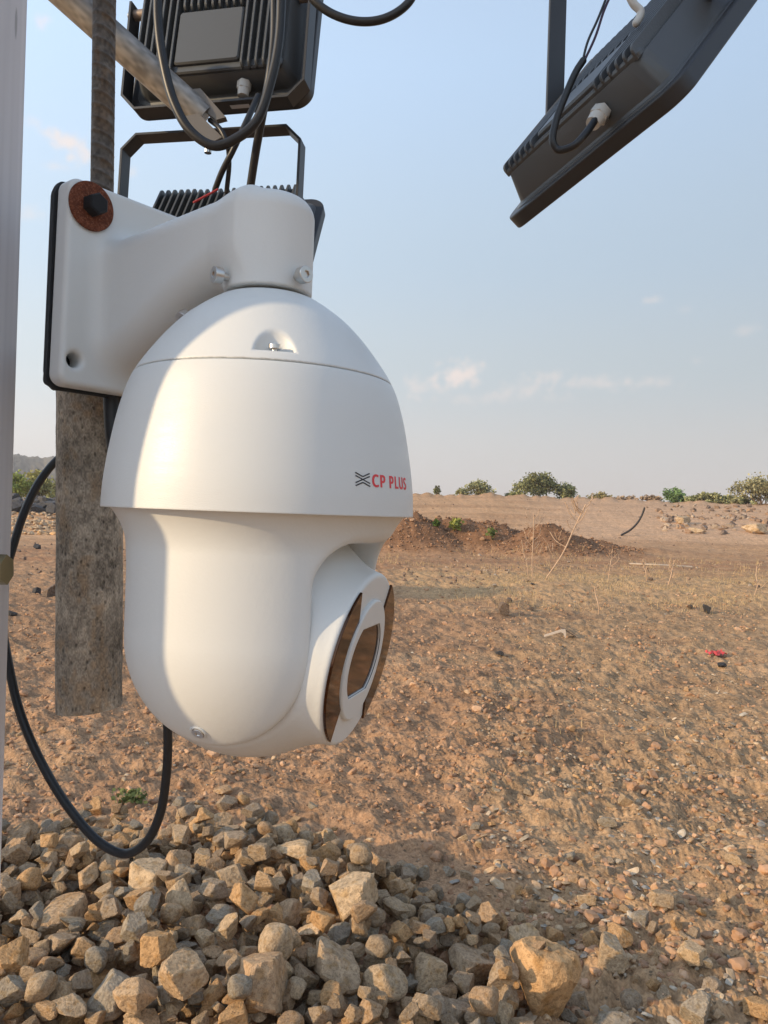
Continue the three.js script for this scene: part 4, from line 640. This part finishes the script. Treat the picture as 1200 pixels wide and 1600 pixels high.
// ---------------------------------------------------------------- hanging pipe with rod, steel column
(function () {
  const top = at(141, 560, 0.655), bot = at(139.5, 1106, 0.655); top.z = bot.z = -0.655;
  const seg = 90, rad = 56, P = [], U = [], idx = [], R = 0.0268, ax = top.clone().sub(bot), len = ax.length(); ax.normalize(); const q = new THREE.Quaternion().setFromUnitVectors(V(0, 1, 0), ax);
  for (let i = 0; i <= seg; i++) for (let j = 0; j <= rad; j++) { const a = j / rad * Math.PI * 2, y = len * i / seg, r = R * (1 + 0.012 * n3(Math.cos(a) * 1.5, Math.sin(a) * 1.5, y * 14) + 0.006 * n3(Math.cos(a) * 4, Math.sin(a) * 4, y * 70)); P.push(r * Math.cos(a), y + r * Math.cos(a) * 0.075 * Math.exp(-y / 0.03), r * Math.sin(a)); U.push(a / 6.2832, y / 0.168 * 0.62); }
  for (let i = 0; i < seg; i++) for (let j = 0; j < rad; j++) { const a = i * (rad + 1) + j; idx.push(a, a + rad + 1, a + 1, a + 1, a + rad + 1, a + rad + 2); }
  const g = new THREE.BufferGeometry(); g.setAttribute('position', new THREE.Float32BufferAttribute(P, 3)); g.setAttribute('uv', new THREE.Float32BufferAttribute(U, 2)); g.setIndex(idx); g.computeVertexNormals(); g.applyQuaternion(q);
  const A = lattice(9, 101), B = lattice(46, 102), C2 = lattice(190, 103), Pt = cells(34, 104), D = lattice(13, 105);
  const map = tex(1024, (u, v) => { const a = A(u, v), b = B(u, v), c = C2(u, v), [pd, pw] = Pt(u, v); let k = 0.66 + 0.22 * (a - 0.5) + 0.22 * (b - 0.5) + 0.2 * (c - 0.5); if (pd < 0.26 && pw > 0.86) k *= 0.6 + pd * 1.3; const r = smoothstep(D(u, v) * 0.5 + b * 0.5, 0.52, 0.85); return [k * lerp(0.98, 0.86, r), k * lerp(0.92, 0.76, r), k * lerp(0.83, 0.64, r)]; }, true);
  const bump = tex(1024, (u, v) => { const [pd, pw] = Pt(u, v); return 0.3 * B(u, v) + 0.35 * C2(u, v) + (pd < 0.28 && pw > 0.8 ? pd - 0.28 : 0) + 0.3; });
  const t = thing('hanging_pipe', 'mud-crusted grey brown pipe hanging behind the bracket, its lower end in mid air', 'pipe'); t.position.copy(bot);
  const m = new THREE.MeshPhysicalMaterial({ map, bumpMap: bump, bumpScale: 0.0016, roughness: 0.95, specularIntensity: 0.3 });
  part('pipe_wall', g, m, t); const cap = new THREE.CircleGeometry(R * 0.995, 40); cap.rotateX(Math.PI / 2); cap.rotateZ(0.075); cap.translate(0, 0.0008, 0); part('pipe_end', cap, m, t);
  // ribbed rod
  const rt = at(164, -60, 0.66), rb = at(158, 420, 0.66); rt.z = rb.z = -0.66; const rl = rt.distanceTo(rb), rp = [], ru = [], ri = [], S = 420, K = 30, r0 = 0.0088;
  for (let i = 0; i <= S; i++) for (let j = 0; j <= K; j++) { const a = j / K * Math.PI * 2, y = rl * i / S, ph = (y / 0.0112 + (Math.abs(((a / Math.PI) % 2) - 1)) * 0.9) % 1, rib = Math.exp(-Math.pow((ph - 0.5) / 0.13, 2)) * 0.0016 * Math.pow(Math.abs(Math.sin(a)), 0.5), long = Math.exp(-Math.pow(Math.sin(a) / 0.16, 2)) * 0.0008, r = r0 + rib + long; rp.push(r * Math.cos(a), y, r * Math.sin(a)); ru.push(j / K * 0.6, y * 8); }
  for (let i = 0; i < S; i++) for (let j = 0; j < K; j++) { const a = i * (K + 1) + j; ri.push(a, a + K + 1, a + 1, a + 1, a + K + 1, a + K + 2); }
  const rg = new THREE.BufferGeometry(); rg.setAttribute('position', new THREE.Float32BufferAttribute(rp, 3)); rg.setAttribute('uv', new THREE.Float32BufferAttribute(ru, 2)); rg.setIndex(ri); rg.computeVertexNormals(); rg.rotateY(0.5); rg.applyQuaternion(new THREE.Quaternion().setFromUnitVectors(V(0, 1, 0), rt.clone().sub(rb).normalize()));
  const rodTex = tex(256, (u, v) => { const k = 0.40 + 0.10 * (A(u, v) - 0.5) + 0.14 * (B(u, v) - 0.5), r = smoothstep(D(u, v), 0.5, 0.9); return [k * lerp(1, 0.98, r), k * lerp(0.93, 0.84, r), k * lerp(0.85, 0.70, r)]; }, true);
  const rod = single('ribbed_rod', rg, new THREE.MeshPhysicalMaterial({ map: rodTex, bumpMap: bump, bumpScale: 0.0006, roughness: 0.7, metalness: 0.25 }), 'dull ribbed steel rod rising upright behind the rusty washer', 'steel rod'); rod.position.copy(rb);
})();
(function () { // square steel column at the left edge; its right side is seen
  const t = thing('steel_column', 'pale grey painted steel column along the left edge', 'column'), h = 4.2, w = 0.34, dp = 0.268, sh = new THREE.Shape(), r = 0.006;
  sh.moveTo(-w + r, 0); sh.lineTo(-r, 0); sh.quadraticCurveTo(0, 0, 0, -r); sh.lineTo(0, -dp + r); sh.quadraticCurveTo(0, -dp, -r, -dp); sh.lineTo(-w + r, -dp); sh.quadraticCurveTo(-w, -dp, -w, -dp + r); sh.lineTo(-w, -r); sh.quadraticCurveTo(-w, 0, -w + r, 0);
  const g = new THREE.ExtrudeGeometry(sh, { depth: h, bevelEnabled: false, curveSegments: 6 }); g.rotateX(-Math.PI / 2); // footprint x right, y away
  const u = g.attributes.uv, p = g.attributes.position; for (let i = 0; i < p.count; i++) u.setXY(i, (p.getX(i) + p.getZ(i)) * 2.5, p.getY(i) * 0.45);
  const A = lattice(90, 111), B = lattice(12, 112), S = cells(14, 113), map = tex(512, (a, b) => { const s = A(a, (b * 0.06) % 1), c = B(a, b), [d, w2] = S(a, b * 1); let k = 0.93 + 0.09 * (s - 0.5) + 0.07 * (c - 0.5); if (d < 0.07 && w2 > 0.85) k *= 0.8; return [k * 0.985, k * 0.985, k]; }, true);
  part('column_shaft', g, new THREE.MeshPhysicalMaterial({ color: lin(0.9, 0.9, 0.9), map, roughness: 0.5 }), t);
  const foot = at(12, 960, 0.615); t.position.set(foot.x - 0.0128, -0.02, -0.615); t.rotation.z = -0.65 * DEG; // back right corner
  const c = t.children[0]; c.geometry.translate(0.0, 0, 0.0); c.geometry.translate(0, 0, 0.0);
  const zs = new THREE.Box3().setFromBufferAttribute(p); c.geometry.translate(0, 0, -zs.min.z);
  // bolt with a big nut through the side
  const np = at(6, 890, 0.575), nut = new THREE.CylinderGeometry(0.0115, 0.0115, 0.016, 6); nut.rotateX(Math.PI / 2); nut.rotateZ(0.1); nut.rotateY(Math.PI / 2);
  const bm = new THREE.MeshPhysicalMaterial({ color: lin(0.40, 0.36, 0.22), metalness: 0.9, roughness: 0.38 }), lp = t.worldToLocal(np.clone()), grp = new THREE.Group(); void grp;
  const nm = part('nut', nut, bm, t, 'olive zinc nut on the column side'); t.updateMatrixWorld(true); nm.position.copy(t.worldToLocal(np.clone())); nm.position.x = 0.0075;
void lp;
})();

// ---------------------------------------------------------------- galvanised arm
(function () {
  const a = at(60, -46, 1.02), b = at(318, 186, 1.085), gA = lattice(30, 121), gB = lattice(8, 122);
  const map = tex(256, (u, v) => { const k = 0.72 + 0.22 * (gA(u, v) - 0.5) + 0.2 * (gB(u, v) - 0.5); return [k, k * 0.985, k * 0.965]; }, true);
  const gal = new THREE.MeshPhysicalMaterial({ color: lin(0.58, 0.55, 0.51), map, metalness: 0.55, roughness: 0.48 }), t = thing('galvanised_arm', 'round galvanised tube slanting down from the upper left to the floodlights', 'tube'); t.position.copy(b);
  const g = between(a.clone().sub(b), V(0, 0, 0), 0.0205, 40); part('tube_wall', g, gal, t);
  const dir = b.clone().sub(a).normalize(), plate = (pts, depth, th, name) => { const q = pts.map(([x, y]) => at(x, y, depth).sub(b)), n = V(0, 0, 1), P = [], idx = []; for (const z of [0, -th]) for (const c of q) P.push(c.x, c.y, c.z + z); const m = q.length; for (let i = 1; i < m - 1; i++) idx.push(0, i + 1, i, m, m + i, m + i + 1); for (let i = 0; i < m; i++) { const j = (i + 1) % m; idx.push(i, j, m + i, j, m + j, m + i); } const gg = new THREE.BufferGeometry(); gg.setAttribute('position', new THREE.Float32BufferAttribute(P, 3)); gg.setIndex(idx); const ng = gg.toNonIndexed(); ng.computeVertexNormals(); ng.setAttribute('uv', new THREE.Float32BufferAttribute(new Float32Array(P.length * 6), 2)); void n; ng.setAttribute('uv', new THREE.BufferAttribute(new Float32Array(ng.attributes.position.count * 2), 2)); return part(name, ng, gal, t); };
  plate([[301, 139], [313, 138], [353, 183], [338, 187], [326, 178]], 1.072, 0.012, 'end_tab'); plate([[281, 183], [310, 177], [347, 214], [332, 222], [303, 205]], 1.060, 0.012, 'end_tab');
  const bo = at(325, 228, 1.07).sub(b), bg = new THREE.CylinderGeometry(0.005, 0.005, 0.02, 12); bg.translate(bo.x, bo.y, bo.z); part('bolt', bg, steel, t); void dir;
})();

// ---------------------------------------------------------------- floodlights
const lampGrey = new THREE.MeshPhysicalMaterial({ color: lin(0.078, 0.084, 0.088), roughness: 0.42, metalness: 0.1, bumpMap: paintBump, bumpScale: 0.00025 });
const lampDark = new THREE.MeshPhysicalMaterial({ color: lin(0.030, 0.032, 0.036), roughness: 0.45 });
const nylon = new THREE.MeshPhysicalMaterial({ color: lin(0.60, 0.59, 0.55), roughness: 0.5 });
function rrect(hw, hh, r) { const s = new THREE.Shape(); s.moveTo(-hw + r, -hh); s.lineTo(hw - r, -hh); s.absarc(hw - r, -hh + r, r, -Math.PI / 2, 0); s.lineTo(hw, hh - r); s.absarc(hw - r, hh - r, r, 0, Math.PI / 2); s.lineTo(-hw + r, hh); s.absarc(-hw + r, hh - r, r, Math.PI / 2, Math.PI); s.lineTo(-hw, -hh + r); s.absarc(-hw + r, -hh + r, r, Math.PI, 1.5 * Math.PI); return s; }
function loft(rings) { // closed rings of [hw, hh, r, z]
  const n = 4 * 8, P = [], idx = []; for (const [hw, hh, r, z] of rings) for (let c = 0; c < 4; c++) for (let k = 0; k < 8; k++) { const a = (c + k / 7) * Math.PI / 2, sx = c === 0 || c === 3 ? 1 : -1, sy = c < 2 ? 1 : -1; P.push(sx * (hw - r) + r * Math.cos(a), sy * (hh - r) + r * Math.sin(a), z); }
  for (let i = 0; i < rings.length - 1; i++) for (let j = 0; j < n; j++) { const k = (j + 1) % n, a = i * n; idx.push(a + j, a + k, a + n + j, a + k, a + n + k, a + n + j); }
  const o = (rings.length - 1) * n; for (let j = 1; j < n - 1; j++) idx.push(o, o + j, o + j + 1);
  const g = new THREE.BufferGeometry(); g.setAttribute('position', new THREE.Float32BufferAttribute(P, 3)); g.setIndex(idx); const q = toCreasedNormals(g, 0.5); return q;
}
const FA = 0.145, FB = 0.15, FZ = 0.056;
const flood = thing('floodlight', 'dark grey floodlight seen from behind at the top, held by the galvanised tube', 'floodlight', 'floodlights above the dome');
const bracketMakers = [];
(function () {
  const t = flood, frame = rrect(FA, FB, 0.024); frame.holes.push(rrect(FA - 0.014, FB - 0.014, 0.014));
  const fg = new THREE.ExtrudeGeometry(frame, { depth: 0.0135, bevelEnabled: true, bevelSize: 0.0025, bevelThickness: 0.0025, bevelSegments: 3, curveSegments: 10 }); fg.translate(0, 0, -0.0095); part('bezel', fg, lampDark, t);
  const pane = new THREE.ExtrudeGeometry(rrect(FA - 0.0145, FB - 0.0145, 0.0138), { depth: 0.004, bevelEnabled: false }); pane.translate(0, 0, -0.008); part('front_glass', pane, new THREE.MeshPhysicalMaterial({ color: lin(0.45, 0.45, 0.44), roughness: 0.15, specularIntensity: 1 }), t);
  const w1 = FA - 0.014, h1 = FB - 0.014, w2 = FA - 0.026, h2 = FB - 0.024;
  part('housing', loft([[w1 + 0.006, h1 + 0.006, 0.02, 0.0042], [w1 + 0.004, h1 + 0.004, 0.02, 0.0075], [w1, h1, 0.02, 0.0085], [w1 - 0.002, h1 - 0.002, 0.02, 0.0105], [w2, h2, 0.018, 0.042], [w2 - 0.001, h2 - 0.001, 0.017, 0.0435], [w2 - 0.004, h2 - 0.004, 0.016, 0.0438]]), lampGrey, t);
  // fins: plates across the back, the middle ones stopping above a flat panel
  const finGeo = (y0, y1) => { const s = new THREE.Shape(), z0 = 0.0425, z1 = FZ, c = 0.009; s.moveTo(y0, z0); s.lineTo(y0, z1 - c); s.quadraticCurveTo(y0, z1, y0 + c, z1); s.lineTo(y1 - c, z1); s.quadraticCurveTo(y1, z1, y1, z1 - c); s.lineTo(y1, z0); const g = new THREE.ExtrudeGeometry(s, { depth: 0.0026, bevelEnabled: true, bevelSize: 0.0005, bevelThickness: 0.0005, bevelSegments: 1, curveSegments: 6 }); g.translate(0, 0, -0.0013); g.applyMatrix4(new THREE.Matrix4().makeBasis(V(0, 1, 0), V(0, 0, 1), V(1, 0, 0))); return g; };
  const longFin = finGeo(-h2 + 0.0025, h2 - 0.004), shortFin = finGeo(-0.022, h2 - 0.006), N = 21, pitch = (2 * w2 - 0.012) / (N - 1);
  for (let i = 0; i < N; i++) { const mid = i > 5 && i < 15, f = part('fin', mid ? shortFin : longFin, lampGrey, t); f.position.x = -w2 + 0.006 + i * pitch; }
  const pw = pitch * 4.55, pa = loft([[pw, 0.043, 0.004, 0.0430], [pw, 0.043, 0.004, FZ - 0.003], [pw - 0.002, 0.041, 0.004, FZ - 0.0004]]); pa.translate(0, -0.0225 - 0.0430 - 0.0045, 0); part('flat_panel', pa, lampGrey, t);
  const lo = loft([[w2 - 0.002, 0.007, 0.005, 0.043], [w2 - 0.002, 0.007, 0.005, FZ - 0.009], [w2 - 0.004, 0.005, 0.004, FZ - 0.0065]]); lo.translate(0, -h2 + 0.009, 0); part('lower_rib', lo, lampGrey, t);
  for (const [i, y] of [[3.5, 0.03], [8.5, 0.028], [12.5, 0.036], [15.5, 0.034]]) { const s = new THREE.CylinderGeometry(0.003, 0.003, 0.004, 12); s.rotateX(Math.PI / 2); s.translate(-w2 + 0.006 + i * pitch, y - 0.012, 0.0465); part('screw', s, steel, t); }
  // cable gland on the lower wall
  const gl = new THREE.CylinderGeometry(0.0105, 0.0105, 0.011, 6), g2 = new THREE.CylinderGeometry(0.009, 0.0075, 0.012, 20); g2.translate(0, -0.0105, 0); const gg = mergeGeometries([gl, g2]); gg.translate(0.052, -h1 - 0.001, 0.028); part('cable_gland', gg, nylon, t, 'pale nylon cable gland');
  for (const s of [-1, 1]) { const k = new THREE.CylinderGeometry(0.008, 0.008, 0.020, 24); k.rotateZ(Math.PI / 2); k.translate(s * (w1 + 0.005), 0, 0.030); part('pivot_boss', k, new THREE.MeshPhysicalMaterial({ color: lin(0.30, 0.23, 0.18), roughness: 0.5, metalness: 0.4 }), t); const b = new THREE.CylinderGeometry(0.006, 0.006, 0.006, 6); b.rotateZ(Math.PI / 2); b.translate(s * (w1 + 0.021), 0, 0.030); part('pivot_bolt', b, steel, t); }
})();
function uBracket(t, angle, reach, mat = lampDark) { // a bent flat bar on both pivots, turned about them
  const hw = FA - 0.014 + 0.0165, c = 0.024, th = 0.0032, wd = 0.026, path = [[-hw, -0.014], [-hw, reach - c], [-hw + c, reach], [hw - c, reach], [hw, reach - c], [hw, -0.014]], inner = path.map(([x, y], i) => [x - Math.sign(x) * th * (i === 2 || i === 3 ? 0.42 : 1), y - (i === 0 || i === 5 ? 0 : i === 2 || i === 3 ? th : th * 0.42)]);
  const s = new THREE.Shape(); path.forEach(([x, y], i) => i ? s.lineTo(x, y) : s.moveTo(x, y)); inner.reverse().forEach(([x, y]) => s.lineTo(x, y));
  const g = new THREE.ExtrudeGeometry(s, { depth: wd, bevelEnabled: true, bevelSize: 0.0004, bevelThickness: 0.0004, bevelSegments: 1 }); g.translate(0, 0, -wd / 2);
  const m = part('mounting_bracket', g, mat, t); m.position.set(0, 0, 0.030); m.rotation.x = angle; // reach points along +y before turning
  for (const x of [-0.045, 0.045]) { const sl = new THREE.BoxGeometry(0.03, 0.0012, 0.008); const q = part('slot', sl, new THREE.MeshPhysicalMaterial({ color: lin(0.5, 0.53, 0.58), roughness: 0.8 }), m); q.position.set(x, reach + 0.0006, 0); }
  return m;
}
function pose(o, p, e) { o.position.set(p[0], p[1] + EYE, p[2]); o.rotation.set(e[1], e[0], e[2], 'YXZ'); }
const flood2 = flood.clone(); flood2.name = numbered('floodlight'); scene.add(flood2); tag(flood2, 'dark floodlight mostly hidden behind the white bracket arm, its bracket arching over it', 'floodlight', 'floodlights above the dome');
const flood3 = flood.clone(); flood3.name = numbered('floodlight'); scene.add(flood3); tag(flood3, 'dark grey floodlight at the upper right, tilted and seen from its underside', 'floodlight', 'floodlights above the dome');
pose(flood, [-0.2547, 0.756, -1.1932], [-0.2237, -0.1579, -0.0259]);
pose(flood2, [-0.266, 0.3876, -1.2166], [-0.1645, -0.5901, -0.0111]);
pose(flood3, [0.2915, 0.5027, -0.9069], [-1.2463, -0.6765, 0.1516]);
uBracket(flood, Math.PI + 0.07, 0.162); uBracket(flood2, 0.52, 0.185).position.x = -0.014;
uBracket(flood3, 0.585, 0.27).position.x = 0.013;

// ---------------------------------------------------------------- cables
const cable = (pts, depth, r, label, mat = cableMat, seg = 120) => single('cable', capTube(pts.map(([x, y, d]) => at(x, y, d ?? depth)), r, seg, 12), mat, label, 'cable');
cable([[247, -30], [247, 30], [254, 90], [272, 160], [298, 205], [335, 228], [368, 217], [400, 190], [425, 120], [436, 60], [440, -30]], 1.0, 0.0062, 'thick black cable hanging in a loop round the end of the galvanised tube');
cable([[429, -30, 1.01], [428, 60, 1.01], [421, 120, 1.01], [410, 180, 1.02], [400, 235, 1.05], [390, 300, 1.08]], 1.0, 0.0058, 'black cable running straight down behind the white bracket arm');
cable([[403, 150, 1.09], [386, 188, 1.06], [364, 235, 1.06], [347, 268, 1.08], [336, 296, 1.1]], 1.0, 0.0042, 'thin black cable from the upper floodlight gland to the lower floodlight');
cable([[328, 188, 1.08], [345, 203, 1.06], [355, 225, 1.06], [358, 255, 1.08], [354, 300, 1.1]], 1.0, 0.0034, 'thin black cable coming out of the galvanised tube end');
cable([[470, -30], [492, 2], [520, 22], [556, 33], [590, 32], [618, 21], [640, 2], [656, -30]], 1.0, 0.0054, 'black cable sagging across the top edge in the middle');
single('wire', capTube([[303, 316], [318, 308], [333, 300], [340, 296]].map(([x, y]) => at(x, y, 1.06)), 0.0016, 24, 8), new THREE.MeshPhysicalMaterial({ color: lin(0.35, 0.03, 0.035), roughness: 0.5 }), 'short red wire lying over the fins of the half hidden floodlight', 'wire');
(function () { // the dome's own cable: down behind it, one loop, up past the column
  const t = thing('cable', 'long black cable looping from behind the dome up past the steel column', 'cable'), o = at(262, 1140, 0.6); t.position.copy(o);
  const pts = [[176, 600, 0.60], [180, 690, 0.60], [200, 800, 0.60], [232, 950, 0.60], [256, 1070, 0.60], [262, 1140, 0.60], [260, 1210, 0.60], [249, 1275, 0.60], [228, 1316, 0.60], [196, 1334, 0.605], [158, 1318, 0.61], [112, 1268, 0.62], [68, 1198, 0.63], [32, 1115, 0.64], [12, 1030, 0.65], [2, 960, 0.66], [4, 910, 0.67], [18, 862, 0.68], [38, 800, 0.69], [62, 752, 0.70], [92, 716, 0.71], [130, 690, 0.72]];
  const slim = pts.slice(1).map(([x, y, d]) => at(x, y, d).sub(o)); part('cable_sheath', capTube(slim, 0.0036, 320, 12), cableMat, t);
  part('joint_sleeve', capTube([[174, 596], [175, 630], [178, 680], [186, 730]].map(([x, y]) => at(x, y, 0.60).sub(o)), 0.0066, 40, 16), cableMat, t, 'thicker black sleeve below the bracket plate');
})();
(function () { // leads of the right floodlight
  const t = thing('cable', 'black lead curling from the gland of the upper right floodlight to two thin wires', 'cable'), o = at(900, 200, 0.85); t.position.copy(o); const P = (a) => a.map(([x, y, d]) => at(x, y, d).sub(o));
  part('cable_sheath', capTube(P([[942, 166, 0.835], [932, 184, 0.80], [914, 210, 0.79], [896, 228, 0.79], [872, 234, 0.80], [864, 222, 0.80], [868, 192, 0.80], [884, 148, 0.80], [900, 112, 0.80], [911, 95, 0.80]]), 0.0038, 120, 12), cableMat, t);
  const pm = new THREE.MeshPhysicalMaterial({ color: lin(0.045, 0.02, 0.05), roughness: 0.5 }); part('wire', capTube(P([[910, 97, 0.80], [918, 66, 0.80], [934, 30, 0.80], [954, -20, 0.80]]), 0.0013, 30, 8), cableMat, t); part('wire', capTube(P([[912, 97, 0.80], [930, 58, 0.80], [944, 16, 0.80], [960, -20, 0.80]]), 0.0013, 30, 8), pm, t);
  single('sleeve', capTube([[978, -20], [990, 6], [1001, 18], [999, 28], [994, 36]].map(([x, y]) => at(x, y, 0.80)), 0.0042, 40, 10), nylon, 'bent piece of cream coloured sleeve on the fins of the right floodlight', 'sleeve');
})();

renderer.render(scene, camera);
